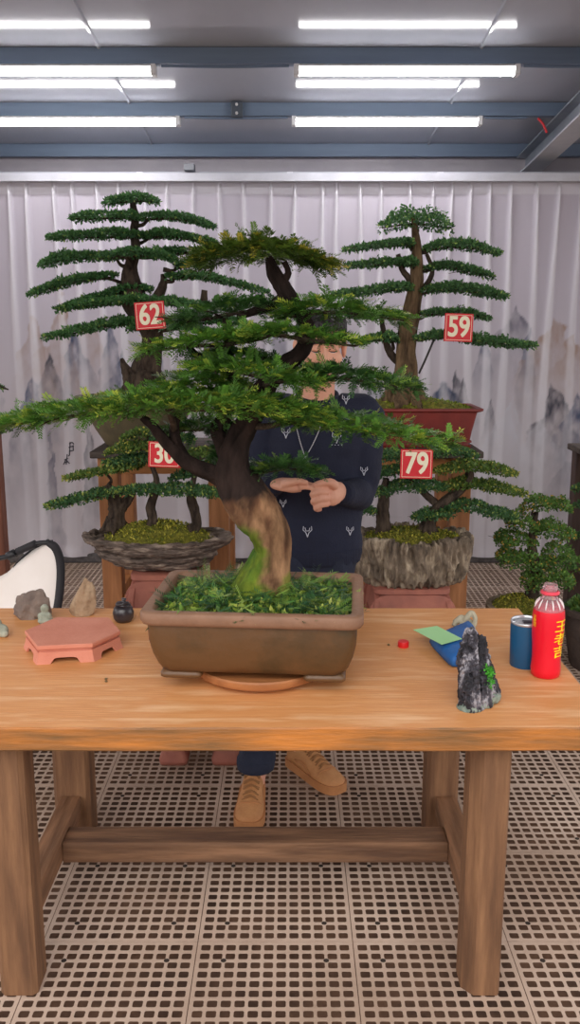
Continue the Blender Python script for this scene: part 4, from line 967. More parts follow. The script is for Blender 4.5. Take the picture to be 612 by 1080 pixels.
q = G(211,805,0); stool(q.x, q.y+.14, .26, .42, 'terracotta stool standing on the floor behind the table, only its foot showing under the table')

# ------------------------------------------------------------------ tree numbered 30 (three trunks, slate tray)
GY = (rgb(54,80,42), rgb(118,148,64), rgb(210,202,96)); GD = (rgb(44,78,52), rgb(90,134,76), rgb(172,186,90))
SLATE = mat('slate', rgb(60,52,46), rgb(182,162,144), rough=.85, scale=10, stretch=(1,1,5), bump=.9, bscale=24, c3=rgb(114,98,88), lo=.32, hi=.68)
k = mpp(Y30,.6); t30 = thing('bonsai','three trunked bonsai numbered 30 on a layered slate tray at left','bonsai',(P(168,592,Y30).x,Y30,zb30),'bonsai trees on show')
cx = t30.location.x; zt30 = P(0,566,Y30).z
b = MB(); rings = []
for i in range(11):
    f = i/10; s_ = .60+.40*f**.8 + (.05 if i in (4,7,9) else 0); rings.append([Vector((cx+75*k*s_*math.cos(a)*(1+.05*math.sin(3*a+i)), Y30+.20*s_*math.sin(a)*(1+.06*math.cos(2*a+i*1.3)), zb30+(zt30-zb30+.02*abs(math.cos(a))**3)*f)) for a in np.linspace(0,2*math.pi,48,endpoint=False)])
inner = [[Vector((cx+(v.x-cx)*s_, Y30+(v.y-Y30)*s_, v.z-dz)) for v in rings[-1]] for s_,dz in ((.93,.0),(.88,.02))]
b.loft(rings+inner); b.build('slate_tray', SLATE, t30, remesh=.005, smooth_it=1, disp=rock_disp(.016,11,.75,3,(1,1,5)))
mound(t30, Vector((cx,Y30,zt30-.006)), 58*k, .15, .085, 14, bits=1500)
trunk(t30, [(121,560,11.1),(122,548,8.88),(123,535,8.14),(118,522,5.92),(112,512,3.7)], Y30, BARK, 31, .25, flare=4, dys=[.02]*5)
trunk(t30, [(127,536,5.92),(136,526,4.44),(141,512,2.96)], Y30, BARK, 32, .25, name='branch', dys=[.02]*3)
trunk(t30, [(161,556,6.66),(162,545,5.18),(160,533,4.81),(164,520,4.44),(166,505,2.96),(160,488,2.22)], Y30, BARK, 33, .2, dys=[-.03]*6)
trunk(t30, [(202,560,7.4),(208,552,5.18),(206,540,4.81),(202,527,5.18),(203,515,3.7),(206,500,2.22)], Y30, BARK, 34, .2, dys=[-.02]*6)
pads(t30, [
 ([(49,533),(75,528),(105,521),(132,516)], 11, .15, -.02, (118,522), dict(pal=GD)),
 ([(66,505),(95,500),(125,494),(150,492)], 9, .15, .02, (114,512)),
 ([(120,515),(160,513),(205,514),(238,519)], 9, .17, -.08, (164,520), dict(pal=GD)),
 ([(110,478),(135,473),(160,472)], 9, .14, .02, (162,490)),
 ([(126,464),(142,458),(158,458)], 8, .11, .02, (160,488)),
 ([(105,490),(140,486),(180,486),(215,490)], 9, .15, .05, (162,495), dict(pal=GD)),
 ([(190,484),(212,478),(232,482)], 9, .13, .03, (206,500)),
 ([(176,508),(205,500),(235,503)], 8, .14, .06, (203,510), dict(pal=GD)),
 ([(150,470),(175,462),(205,466)], 8, .12, .06, (160,488), dict(pal=GD)),
], Y30, GY, 8, dens=.85, branch_r=.009, leaf=(.017,.011), tip=.28)
sign('30', 156.5,466,190,493, Y30-.20, math.radians(2), 'red number sign reading 30, partly hidden behind a branch')

# ------------------------------------------------------------------ tree numbered 79
CRAG = mat('crag_pot', rgb(66,56,48), rgb(206,188,162), rough=.9, scale=12, stretch=(1.6,1.6,.6), bump=1.0, bscale=30, c3=rgb(132,116,98), lo=.3, hi=.7)
t79 = thing('bonsai','spreading bonsai numbered 79 in a craggy stone pot at right','bonsai',(P(433,606,Y30).x,Y30,zb79),'bonsai trees on show')
cx = t79.location.x; zt79 = P(0,566,Y30).z; k = mpp(Y30,.6)
b = MB(); rings = []
for i in range(12):
    f = i/11; s_ = .86+.14*f**.5
    rings.append([Vector((cx+60*k*s_*math.cos(a), Y30+.21*s_*math.sin(a), zb79+(zt79-zb79+.012*math.sin(5*a))*f)) for a in np.linspace(0,2*math.pi,56,endpoint=False)])
inner = [[Vector((cx+(v.x-cx)*s_, Y30+(v.y-Y30)*s_, v.z-dz)) for v in rings[-1]] for s_,dz in ((.93,.0),(.88,.02))]
b.loft(rings+inner); b.build('stone_pot', CRAG, t79, remesh=.005, smooth_it=1, disp=rock_disp(.034,16,.75,7,(1.5,1.5,.42)))
mound(t79, Vector((cx,Y30,zt79-.006)), 53*k, .17, .045, 16, bits=1300)
trunk(t79, [(405,562,8.14),(405,548,6.66),(405,535,6.29),(406,520,5.18),(408,505,2.96)], Y30, BARK, 41, .2, flare=4, dys=[.02]*5)
trunk(t79, [(450,562,8.88),(453,548,6.66),(461,536,5.92),(475,524,5.18),(488,514,3.7),(496,500,2.96),(490,485,2.22)], Y30, BARK, 42, .2, flare=4, dys=[-.02]*7)
trunk(t79, [(463,534,4.44),(452,524,3.7),(440,512,2.96),(432,500,2.22)], Y30, BARK, 43, .2, name='branch')
pads(t79, [
 ([(395,520),(420,514),(450,512),(474,515)], 11, .16, 0, (408,515), dict(pal=GD)),
 ([(362,536),(380,537),(398,541)], 10, .13, .02, (405,535), dict(pal=GD)),
 ([(433,544),(455,540),(478,539)], 9, .13, -.05, (455,540), dict(pal=GD)),
 ([(455,538),(485,533),(520,540),(548,546)], 11, .17, 0, (470,528), dict(pal=GD)),
 ([(466,515),(495,511),(525,516),(558,522)], 10, .16, .03, (488,512)),
 ([(458,498),(490,491),(520,495),(546,500)], 10, .16, 0, (492,500)),
 ([(452,482),(478,476),(505,482)], 9, .14, .03, (490,488), dict(pal=GD)),
 ([(396,487),(412,481),(430,484)], 10, .12, .03, (430,500), dict(pal=GD)),
 ([(393,504),(418,498),(445,502)], 9, .13, .04, (432,502), dict(pal=GD)),
], Y30, GY, 9, dens=.85, branch_r=.009, leaf=(.017,.011), tip=.25)
sign('79', 422.5,474,456.5,505, Y30-.20, math.radians(1), 'red number sign reading 79')

# ------------------------------------------------------------------ bushy tree in a round pot at right
Y5 = 4.6
t5 = thing('bonsai','small bushy bonsai in a round mossy pot on the floor at right','bonsai',(P(553,700,Y5).x,Y5,0),'bonsai trees on show')
cx = t5.location.x; zr = P(0,638,Y5).z; k = mpp(Y5,.3); ROUGH = mat('rough_pot', rgb(112,98,78), rgb(150,136,112), rough=.9, scale=9, bump=.6, bscale=30)
b = MB(); b.lathe([(.001,0),(27*k,0),(30*k,.02),(38*k,zr*.6),(40*k,zr-.03),(43*k,zr-.028),(43*k,zr),(37*k,zr),(36*k,zr-.03)], (cx,Y5,0), 48, cap=False); b.build('pot', ROUGH, t5, sharp=60)
mound(t5, Vector((cx,Y5,zr-.012)), 37*k, 37*k, .06, 19, bits=1200)
trunk(t5, [(560,640,8.88),(562,622,6.29),(566,605,5.55),(563,588,5.18),(561,570,4.44),(564,552,2.96),(566,540,2.22)], Y5, BARK, 51, .2, flare=5)
GZ = (rgb(54,90,48), rgb(122,162,70), rgb(206,164,72))
pads(t5, [
 ([(549,538),(568,532),(588,532),(603,537)], 14, .16, 0, (565,545)),
 ([(533,551),(548,549),(570,558)], 20, .16, -.02, (563,560)),
 ([(560,560),(580,556),(604,562)], 22, .18, -.02, (562,565)),
 ([(523,572),(540,568),(566,572)], 15, .16, 0, (561,578)),
 ([(524,590),(545,590),(576,596)], 22, .2, 0, (564,595)),
 ([(573,595),(590,586),(610,592)], 34, .2, 0, (563,585)),
 ([(548,614),(575,608),(604,610)], 22, .2, -.04, (566,605)),
], Y5, GZ, 10, dens=.8, branch_r=.009, leaf=(.017,.012), tip=.16)
# planter cut by the right edge
pp = thing('planter','dark round planter with grass, cut by the right edge of the picture','planter',(P(632,640,4.3).x,4.3,0)); cx = pp.location.x; zr = P(0,640,4.3).z; k = mpp(4.3,.3)
DKP = mat('dark_pot', rgb(58,48,44), rgb(84,70,62), rough=.8, scale=8, bump=.4, bscale=30)
MB().lathe([(.001,0),(25*k,0),(27*k,.02),(34*k,zr*.7),(34*k,zr-.03),(38*k,zr-.028),(38*k,zr),(32*k,zr),(31*k,zr-.03)], (cx,4.3,0), 44, cap=False).build('pot', DKP, pp, sharp=60)
mound(pp, Vector((cx,4.3,zr-.015)), 32*k, 32*k, .03, 23, bits=600, cols=((90,120,50),(130,150,70),(70,100,46)), bl=.04)

# ------------------------------------------------------------------ shelves at both edges
DKW = mat('dark_wood', rgb(58,40,36), rgb(84,60,52), rough=.6, scale=4, stretch=(5,5,.6), bump=.2, bscale=12)
xa = P(600,550,5.16).x
sh = thing('shelf','dark wooden shelf cut by the right edge of the picture','shelf',(xa+.45,4.85,0)); zs = P(0,480,4.7).z
MB().box((xa-.025,4.68,zs-.035),(xa+.95,5.2,zs)).build('top_board', STD, sh, smooth=False, bevel=.005)
for x in (xa,xa+.83):
    for y in (4.70,5.09): MB().box((x,y,0),(x+.09,y+.09,zs-.035)).build('leg', DKW, sh, smooth=False, bevel=.004)
MB().box((xa+.09,4.71,zs-.12),(xa+.83,4.74,zs-.035)).build('apron', DKW, sh, smooth=False); MB().box((xa+.02,4.72,.30),(xa+.90,5.15,.33)).build('lower_board', DKW, sh, smooth=False)
MB().box((xa+.09,5.12,.33),(xa+.83,5.14,zs-.035)).build('back_panel', DKW, sh, smooth=False)
sb = thing('bonsai','bonsai inside the dark shelf, showing only leaf tips at the right edge','bonsai',(xa+.42,4.85,.33),'bonsai trees on show'); cx = sb.location.x
MB().lathe([(.001,.33),(.10,.33),(.15,.40),(.165,.43),(.16,.44),(.14,.43)], (cx,4.85,0), 36, sy=.7, cap=False).build('pot', DKP, sb)
mound(sb, Vector((cx,4.85,.425)), .145, .10, .03, 27, bits=200)
trunk(sb, [(655,615,6.66),(650,590,5.18),(648,560,4.44),(645,530,2.96)], 4.85, BARK, 61, .2, flare=3)
pads(sb, [([(602,516),(625,512),(660,514)], 8, .09, -.02, (646,532)),([(602,534),(625,530),(650,534)], 8, .09, -.02, (648,555)),([(604,566),(630,562),(680,566)], 8, .09, -.02, (649,575))], 4.85, GD, 11, dens=.8, branch_r=.008, leaf=(.017,.011))
RDW = mat('red_brown_wood', rgb(110,64,48), rgb(146,90,66), rough=.6, scale=4, stretch=(5,5,.6), bump=.2, bscale=12)
xb = P(6.5,520,5.16).x; zs = P(0,460,4.7).z
sl_ = thing('shelf','reddish brown wooden shelf cut by the left edge of the picture','shelf',(xb-.45,4.9,0))
MB().box((xb-1.0,4.68,zs-.04),(xb+.0,5.2,zs)).build('top_board', STD, sl_, smooth=False, bevel=.005)
for x in (xb-.98,xb-.10):
    for y in (4.70,5.09): MB().box((x,y,0),(x+.09,y+.09,zs-.04)).build('leg', RDW, sl_, smooth=False, bevel=.004)
MB().box((xb-.89,4.71,zs-.14),(xb-.10,4.75,zs-.04)).build('apron', RDW, sl_, smooth=False)
lb = thing('bonsai','bonsai on the left shelf, showing only one twig tip at the left edge','bonsai',(xb-.5,4.95,zs),'bonsai trees on show'); cx = lb.location.x
MB().lathe([(.001,zs),(.12,zs),(.17,zs+.07),(.19,zs+.10),(.185,zs+.11),(.16,zs+.10)], (cx,4.95,0), 36, sy=.7, cap=False).build('pot', BOWL, lb)
mound(lb, Vector((cx,4.95,zs+.095)), .165, .115, .03, 29, bits=150)
trunk(lb, [(-76,440,8.88),(-72,420,5.92),(-76,395,5.18),(-72,370,2.96)], 4.95, BARK, 71, .2, flare=3)
pads(lb, [([(-120,404),(-80,400),(-50,403),(-22,405),(3,410)], 9, .12, 0, (-74,410)),([(-110,368),(-75,360),(-40,366)], 12, .14, 0, (-72,375))], 4.95, GB, 12, dens=.7)
b = MB().tube([PY(-20,404,4.95),PY(-4,406,4.95),PY(4,409,4.95),PY(9,411,4.95)], [.012,.011,.009,.004], 7, 12, bark=.3, seed=4); b.build('twig', BARK, lb)
# ================================================================== white sling chair at the left edge
ch = thing('sling_chair','white cloth sling chair with black padded rim at the left edge behind the table','chair',(-1.24,3.3,0))
WCL = mat('white_sling', rgb(236,226,218), rgb(246,238,232), rough=.8, scale=3); BTUBE = mat('black_tube', rgb(30,30,34), rough=.45); BPAD = mat('black_piping', rgb(34,32,36), rough=.7)
cxh = -1.24; Yb = 3.42
edge_px = [(52,571),(60,576),(65,590),(66.5,610),(65,635),(60,662),(54,690)]
RE = [PY(x,y,Yb,-.0) for x,y in edge_px]; RE = [Vector((p.x, Yb-.02-.30*max(0,(.80-p.z))**1.2, p.z)) for p in RE]
TE = [PY(x,y,Yb) for x,y in ((52,571),(36,580),(20,592),(6,606),(-14,616))]
TE = [Vector((p.x, Yb+.05*i/4, p.z)) for i,p in enumerate(TE)]
N_ = 18; re = catmull(RE, N_); te = catmull(TE, N_); vs = []; fs = []
for i in range(N_):          # rows go from the top edge down the back to the seat
    v = i/(N_-1)
    for j in range(2*N_-1):
        u = (j-(N_-1))/(N_-1); a = abs(u)
        top = te[int(round((1-a)*(N_-1)))]; side = re[i]
        base = Vector((cxh+(side.x-cxh)*a, 0, 0)); zt_ = top.z; z = zt_+(re[-1].z-.12*(1-a*a)-zt_)*v if a < 1 else side.z
        z = (top.z*(1-v)+(re[-1].z-.10*(1-a*a))*v); y = top.y*(1-v)+(re[-1].y-.10)*v+.06*math.sin(math.pi*v)*(1-a*a)
        x = top.x*(1-v)+(cxh+(re[-1].x-cxh)*a)*v + (side.x-(te[0].x*(1-v)+re[-1].x*v))*a**3
        y += (side.y-(te[0].y*(1-v)+(re[-1].y-.10)*v))*a**3; z += (side.z-(te[0].z*(1-v)+re[-1].z*v))*a**3
        if u < 0: x = 2*cxh-x
        vs.append(Vector((x,y,z)))
n2 = 2*N_-1
for i in range(N_-1):
    for j in range(n2-1): a = i*n2+j; fs.append((a,a+1,a+n2+1,a+n2))
for k_ in range(1,7):        # seat continues forward
    v = k_/6
    for j in range(n2):
        p = vs[(N_-1)*n2+j]; u = (j-(N_-1))/(N_-1); vs.append(Vector((p.x, p.y-.36*v, p.z+.10*v*v-.06*math.sin(math.pi*v)+.03*u*u)))
    r0 = (N_-1+k_-1)*n2
    for j in range(n2-1): a = r0+j; fs.append((a,a+1,a+n2+1,a+n2))
o = MB().add(vs, fs).build('sling', WCL, ch); md = o.modifiers.new('t','SOLIDIFY'); md.thickness = .006
for sg in (1,-1):
    path = [Vector((cxh+(p.x-cxh)*sg, p.y-.004, p.z)) for p in re]; MB().tube(path, [.012]+[.017]*8+[.014], 10, 30).build('rim_piping', BPAD, ch)
    path = [Vector((cxh+(p.x-cxh)*sg, p.y-.004, p.z)) for p in te]; MB().tube(path[:12], [.012,.009,.004], 8, 16).build('rim_piping', BPAD, ch)
def mx(p, sg): return Vector((cxh+(p.x-cxh)*sg, p.y, p.z))
for sg in (1,-1):
    a = PY(36,574,Yb-.03); c_ = PY(10,586,Yb-.02); d_ = PY(-8,596,Yb)
    MB().tube([mx(p,sg) for p in (PY(56,572,Yb-.02),a,c_,d_,Vector((cxh-.02,Yb+.06,.55)),Vector((cxh-.08,3.05,.02)))], .010, 8, 30).build('frame_tube', BTUBE, ch)
    MB().tube([mx(p,sg) for p in (PY(38,573,Yb-.03),PY(18,582,Yb-.03))], .015, 10, 6).build('grip_sleeve', BPAD, ch)
    MB().tube([mx(p,sg) for p in (PY(16,583,Yb-.03),PY(8,587,Yb-.03))], [.017,.017], 10, 4).build('collar', BTUBE, ch)
    MB().tube([mx(p,sg) for p in (Vector((cxh+.27,2.98,.50)),Vector((cxh+.2,3.25,.25)),Vector((cxh+.11,3.50,.02)))], .010, 8, 12).build('leg', BTUBE, ch)
    MB().lathe([(.012,0),(.018,.003),(.016,.03),(.011,.035)], mx(Vector((cxh-.08,3.05,0)),sg), 14).build('foot_cap', BTUBE, ch)

# ================================================================== person
SKIN = mat('skin', rgb(226,172,146), rgb(214,156,132), rough=.5, scale=14, bump=.02, bscale=200, spec=.35)
LIP = mat('lip', rgb(190,108,100), rough=.5); HAIR = mat('hair', rgb(24,20,22), rgb(40,34,36), rough=.5, scale=60, stretch=(1,1,.2), bump=.6, bscale=90)
NAVY = mat('navy_knit', rgb(20,25,46), rgb(27,33,56), rough=.85, scale=6, bump=.25, bscale=160); NAVY2 = mat('navy_rib', rgb(22,26,46), rgb(28,34,56), rough=.9, scale=60, stretch=(6,1,.1), bump=.4)
PANT = mat('dark_trousers', rgb(26,32,50), rgb(34,40,60), rough=.85, scale=10, bump=.2, bscale=120)
pn = thing('person','person in a navy sweater standing behind the table with hands joined at the waist','person',(.03,3.15,0))
hc = Vector((.108,3.16,1.628)); MH = Matrix.Translation(hc) @ Matrix.Rotation(math.radians(7),4,'Z') @ Matrix.Rotation(math.radians(7),4,'X')
def h(x,y,z): return MH @ Vector((x,y,z))
H3 = MH.to_3x3()
sL = Vector((-.085,3.24,1.375)); sR = Vector((.275,3.24,1.375)); eL = PY(271,520,3.22); eR = PY(380,520,3.20); wL = PY(289,510,2.99); wR = PY(362,520,2.99)
hipL = Vector((.02,3.2,.90)); hipR = Vector((.16,3.2,.90)); kL = Vector((-.06,3.06,.50)); kR = Vector((.09,3.17,.50)); aL = Vector((-.125,3.0,.09)); aR = Vector((.045,3.22,.09))
b = MB()
# head
b.ell(h(0,.018,.035),(.080,.098,.082),H3); b.ell(h(0,-.018,-.035),(.069,.076,.075),H3); b.ell(h(0,-.040,-.082),(.046,.046,.036),H3); b.ell(h(0,-.068,-.103),(.022,.020,.015),H3)
b.ell(h(-.038,-.062,-.030),(.028,.026,.030),H3); b.ell(h(.038,-.062,-.030),(.028,.026,.030),H3)
b.ell(h(0,-.073,.026),(.055,.018,.014),H3)
b.tube([h(0,-.082,.012),h(0,-.098,-.016),h(0,-.106,-.032)], [.008,.010,.0125], 10, 8); b.ell(h(-.012,-.094,-.036),(.008,.009,.007),H3); b.ell(h(.012,-.094,-.036),(.008,.009,.007),H3)
b.ell(h(0,-.088,-.062),(.022,.010,.006),H3); b.ell(h(0,-.086,-.072),(.019,.010,.006),H3)
for sg in (-1,1):
    b.ell(h(sg*.030,-.080,.006),(.017,.012,.009),H3)
    b.ell(h(sg*.084,.012,-.008),(.009,.020,.032),H3); b.ell(h(sg*.089,.020,.004),(.008,.014,.020),H3)
# neck and trunk
b.tube([h(0,.022,-.06),(.100,3.215,1.475),(.095,3.235,1.40)], [.058,.060,.072], 18, 10)
b.tube([(.095,3.235,1.44),(.095,3.235,1.36),(.094,3.22,1.22),(.092,3.21,1.05),(.09,3.2,.93),(.09,3.2,.86)], [.085,.165,.165,.148,.155,.13], 22, 18, flat=(.62,1), up=(0,-1,0))
for s_, e_, w__ in ((sL,eL,wL),(sR,eR,wR)):
    b.tube([s_+Vector((0,0,.005)), s_.lerp(e_,.5), e_], [.052,.046,.038], 14, 12); b.tube([e_, e_.lerp(w__,.4), w__], [.038,.036,.026], 14, 10)
for hp, k_, a_ in ((hipL,kL,aL),(hipR,kR,aR)):
    b.tube([hp, hp.lerp(k_,.5), k_, k_.lerp(a_,.4), a_, a_-Vector((0,0,.05))], [.085,.075,.054,.052,.036,.034], 14, 20)
# person's right hand (seen at left): palm level, fingers reaching across
def HP(x,y,dy=0): return PY(x,y,2.955+dy)
b.tube([eL.lerp(wL,.8), wL, HP(296,510.5,.02), HP(310,512), HP(318,512.5)], [.027,.027,.033,.037,.029], 14, 12, flat=(.62,1), up=(0,-.25,1))
for i,(dx,dy,yy,L_) in enumerate(((0,-.030,514.0,20),(1.5,-.010,513.0,22),(1.0,.012,512,21),(-1,.032,511,17))):
    x = 316+dx; b.tube([HP(x,yy-.5,dy), HP(x+L_*.35,yy-.8,dy-.004), HP(x+L_*.72,yy+.6,dy-.008), HP(x+L_*.95,yy+2.6,dy-.010)], [.0112,.0105,.0095,.0072], 10, 12)
b.tube([HP(299,511,-.012), HP(307,508.5,-.034), HP(316,507.5,-.042), HP(325,509.5,-.044)], [.016,.0135,.0110,.0080], 10, 12)
# person's left hand (seen at right): loosely closed, thumb against the other fingertips
b.tube([eR.lerp(wR,.8), wR, HP(357,519,.02), HP(349,521), HP(344,522)], [.028,.029,.037,.043,.036], 14, 12, flat=(.66,1), up=(0,-1,.2))
for i,(y0,dy,ln) in enumerate(((513,-.018,1.0),(519,-.028,1.1),(525.5,-.026,1.05),(531,-.016,.85))):
    x = 346
    b.tube([HP(x,y0,dy), HP(x-8*ln,y0-1.5+i*.9,dy-.022), HP(x-14.5*ln,y0+1.0+i*1.1,dy-.020), HP(x-13*ln,y0+4.0+i*.7,dy-.002), HP(x-8*ln,y0+4.2+i*.5,dy+.006)], [.0122,.0118,.0108,.0100,.0078], 10, 16)
b.tube([HP(355,513,-.018), HP(348,508.5,-.036), HP(339,509.5,-.046), HP(330.5,512,-.050)], [.0165,.0145,.0118,.0085], 10, 13)
body = b.build('body', [SKIN, LIP], pn, remesh=.0032, smooth_it=3)
me = body.data; MI = MH.inverted(); og = origin_of(pn)
for p in me.polygons:
    q = MI @ (Vector(p.center)+og)
    if abs(q.x) < .024-.25*abs(q.z+.067) and -.078 < q.z < -.057 and q.y < -.07: p.material_index = 1
# eyes looking down
DARK = mat('lash', rgb(34,26,26), rough=.5); EYEW = mat('eye_white', rgb(226,216,210), rough=.3)
bvB = BVHTree.FromObject(body, bpy.context.evaluated_depsgraph_get())
def on_face(x, z, off):
    o_ = MH @ Vector((x,-.3,z)); d = (H3 @ Vector((0,1,0))); hh_ = bvB.ray_cast(o_-og, d); return hh_[0]+og - d*off
for sg in (-1,1):
    b = MB(); pts = [on_face(sg*.030+u*.0165, -.0005-.004*(1-u*u), .0008) for u in (-1,-.5,0,.5,1)]; b.tube(pts, [.0008,.0019,.0022,.0020,.0010], 6, 14); b.build('eyelashes', DARK, body)
    b = MB(); pts = [on_face(sg*.030+u*.013, -.0035-.0035*(1-u*u), .0003) for u in (-1,-.5,0,.5,1)]; b.tube(pts, [.0006,.0016,.0018,.0016,.0006], 6, 14); b.build('eye', EYEW, body)
    b = MB(); pts = [on_face(sg*.031+u*.022, .022+.004*(1-u*u)-.002*u*sg, .0010) for u in (-1,-.5,0,.5,1)]; b.tube(pts, [.0018,.0034,.0038,.0034,.0014], 7, 16, flat=(.5,1)); b.build('eyebrow', HAIR, body)
# hair: cap of short dark locks swept over the forehead
b = MB(); vs, fs = subsphere((0,0,0),(1,1,1),5); keep = []
def hairline(v):   # v unit direction in head space
    az = math.atan2(v.x, -v.y); a = abs(az)
    lim = .50 if a < .75 else (.50-(a-.75)*1.9 if a < 1.15 else (-.20 if a < 1.45 else (-.02 if a < 1.85 else -.62)))
    return v.z > lim+.04*math.sin(az*23)
kv = [hairline(v) for v in vs]; idx = {}; nv = []
for i, v in enumerate(vs):
    if kv[i]:
        idx[i] = len(nv); az = math.atan2(v.x,-v.y); k_ = 1+.05*mnoise.noise(Vector((az*5,v.z*2.5,3)))+.025*mnoise.noise(Vector((az*14,v.z*4,7)))
        nv.append(h(v.x*.0885*k_, .016+v.y*.108*k_, .030+v.z*.098*k_))
nf = [tuple(idx[i] for i in f) for f in fs if all(kv[i] for i in f)]
b.add(nv, nf)
hr = b.build('hair', HAIR, pn); md = hr.modifiers.new('t','SOLIDIFY'); md.thickness = .012; md.offset = -1
b = MB()
for i in range(46):
    a = -1.5+3.0*i/45+rnd.uniform(-.05,.05); z0 = .098+rnd.uniform(-.008,.008); r_ = .55
    p0 = h(math.sin(a)*.045, .0-math.cos(a)*.055, .112); p1 = h(math.sin(a)*.080,.010-math.cos(a)*.098,.085+rnd.uniform(-.004,.006)); p2 = h(math.sin(a+.10)*.088,.012-math.cos(a+.10)*.106,(.062 if abs(a)<.8 else .03)+rnd.uniform(-.006,.006))
    b.tube([p0,p1,p2], [.007,.008,.0015], 6, 8)
b.build('fringe', HAIR, hr)
# sweater
b = MB()
b.tube([(.098,3.228,1.452),(.097,3.23,1.425),(.095,3.235,1.375),(.094,3.222,1.22),(.092,3.212,1.05),(.09,3.205,.93),(.09,3.205,.865)], [.072,.125,.186,.184,.172,.176,.170], 26, 24, flat=(.66,1), up=(0,-1,0))
for s_, e_, w__, sg in ((sL,eL,wL,-1),(sR,eR,wR,1)):
    b.ell(s_+Vector((-sg*.015,0,-.005)),(.075,.078,.068))
    b.tube([Vector((.095+sg*.08,3.236,1.405)), s_+Vector((0,0,.004)), s_.lerp(e_,.5)+Vector((sg*.008,0,0)), e_+Vector((sg*.004,.004,-.004))], [.060,.070,.064,.058], 18, 18)
    b.tube([e_+Vector((sg*.004,.004,-.004)), e_.lerp(w__,.5), e_.lerp(w__,1.0)], [.058,.052,.040], 18, 12)
def knit(co, n):
    z = co.z; a = mnoise.noise(Vector((co.x*9,co.y*9,z*16+3)))*.007+mnoise.noise(Vector((co.x*22,co.y*18,z*34)))*.003; return n*a
sw = b.build('sweater', NAVY, pn, remesh=.006, smooth_it=6, disp=knit)
b = MB(); rg = [[Vector((.098+r_*math.cos(a), 3.222+r_*.86*math.sin(a), z+.022*math.sin(a))) for a in np.linspace(0,2*math.pi,36,endpoint=False)] for r_,z in ((.074,1.438),(.080,1.446),(.078,1.462),(.070,1.466),(.066,1.455))]
b.loft(rg, cap=False); b.build('collar', NAVY2, sw)
for e_, w__ in ((eL,wL),(eR,wR)): MB().tube([e_.lerp(w__,.90), e_.lerp(w__,.98), e_.lerp(w__,1.08)], [.042,.043,.034], 16, 8).build('cuff', NAVY2, sw)
MB().tube([(.09,3.205,.905),(.09,3.205,.885),(.09,3.205,.85)], [.176,.179,.170], 26, 8, flat=(.66,1), up=(0,-1,0)).build('hem', NAVY2, sw)
EMB = mat('emblem_thread', rgb(206,210,222), rough=.6)
bvS = BVHTree.FromObject(sw, bpy.context.evaluated_depsgraph_get())
EM = [[(-4.2,-6),(-4.6,-2),(-1.8,.5),(0,4.5),(1.8,.5),(4.6,-2),(4.2,-6)],[(-2.6,-4.5),(-1.6,-1),(1.6,-1),(2.6,-4.5)],[(-1.4,1.5),(0,5.6),(1.4,1.5)]]
for (x,y,k_,extra) in ((302,457,.95,0),(355,462,1.0,1),(324.5,561,1.0,0),(369,560,.8,0),(365,422,.8,0),(384,497,.8,0),(299,531,.7,0)):
    b = MB()
    for s_ in EM: ink_stroke(b, [(x+dx*k_,y+dy*k_) for dx,dy in s_], .0013, bvS, og, 4)
    if extra:
        for i in range(4): ink_stroke(b, [(x-5.5+i*3.4,y+7.2),(x-4.2+i*3.4,y+7.2)], .0011, bvS, og, 3)
    if b.v: b.build('emblem', EMB, sw)
# necklace
SIL = mat('silver', rgb(200,200,206), rough=.3, metal=.5); nk = []
for (x,y) in ((309,424),(310,436),(313,450),(317,466),(322,482)): 
    q,_ = on_surface(bvS,x,y,og,.004); 
    if q is not None: nk.append(q)
nk2 = []
for (x,y) in ((341,425),(340,438),(337,452),(331,467),(323,482)):
    q,_ = on_surface(bvS,x,y,og,.004)
    if q is not None: nk2.append(q)
b = MB(); path = catmull(nk, 40)+catmull(nk2[::-1], 40)
for i,q in enumerate(path):
    v_, f_ = subsphere(q, (.0026,.0022,.0030), 1); b.add(v_, f_)
b.tube(nk, .0009, 5, 20); b.tube(nk2, .0009, 5, 20)
nko = b.build('necklace', SIL, pn)
q,_ = on_surface(bvS,322,486,og,.006); k_ = mpp(q.y,q.z); b = MB()
b.tube([q+Vector((dx*k_,0,dy*k_)) for dx,dy in ((0,4),(-3.2,0),(-4,-2.5),(4,-2.5),(3.2,0),(0,4))], .0016, 6, 30); v_,f_ = subsphere(q-Vector((0,0,.3*k_)),(.0045,.003,.0045),2); b.add(v_,f_); b.build('pendant', SIL, nko)
# trousers
b = MB(); b.tube([(.09,3.2,.93),(.09,3.2,.86),(.09,3.2,.80)], [.150,.160,.150], 20, 8, flat=(.68,1), up=(0,-1,0))
for hp, k_, a_ in ((hipL,kL,aL),(hipR,kR,aR)):
    b.tube([hp, hp.lerp(k_,.5), k_, k_.lerp(a_,.5), a_+Vector((0,-.006,.045))], [.098,.088,.073,.070,.066], 18, 22)
def pfold(co, n): return n*(.008*mnoise.noise(Vector((co.x*14,co.y*14,co.z*22)))+.004*math.sin(co.z*90)*max(0,min(1,(.30-co.z)/.2)))
b_ = b.build('trousers', PANT, pn, remesh=.006, smooth_it=4, disp=pfold)
for a_ in (aL,aR): MB().tube([a_+Vector((0,-.006,.075)),a_+Vector((0,-.006,.055)),a_+Vector((0,-.006,.035))], [.068,.071,.068], 18, 6).build('cuff', PANT, b_)
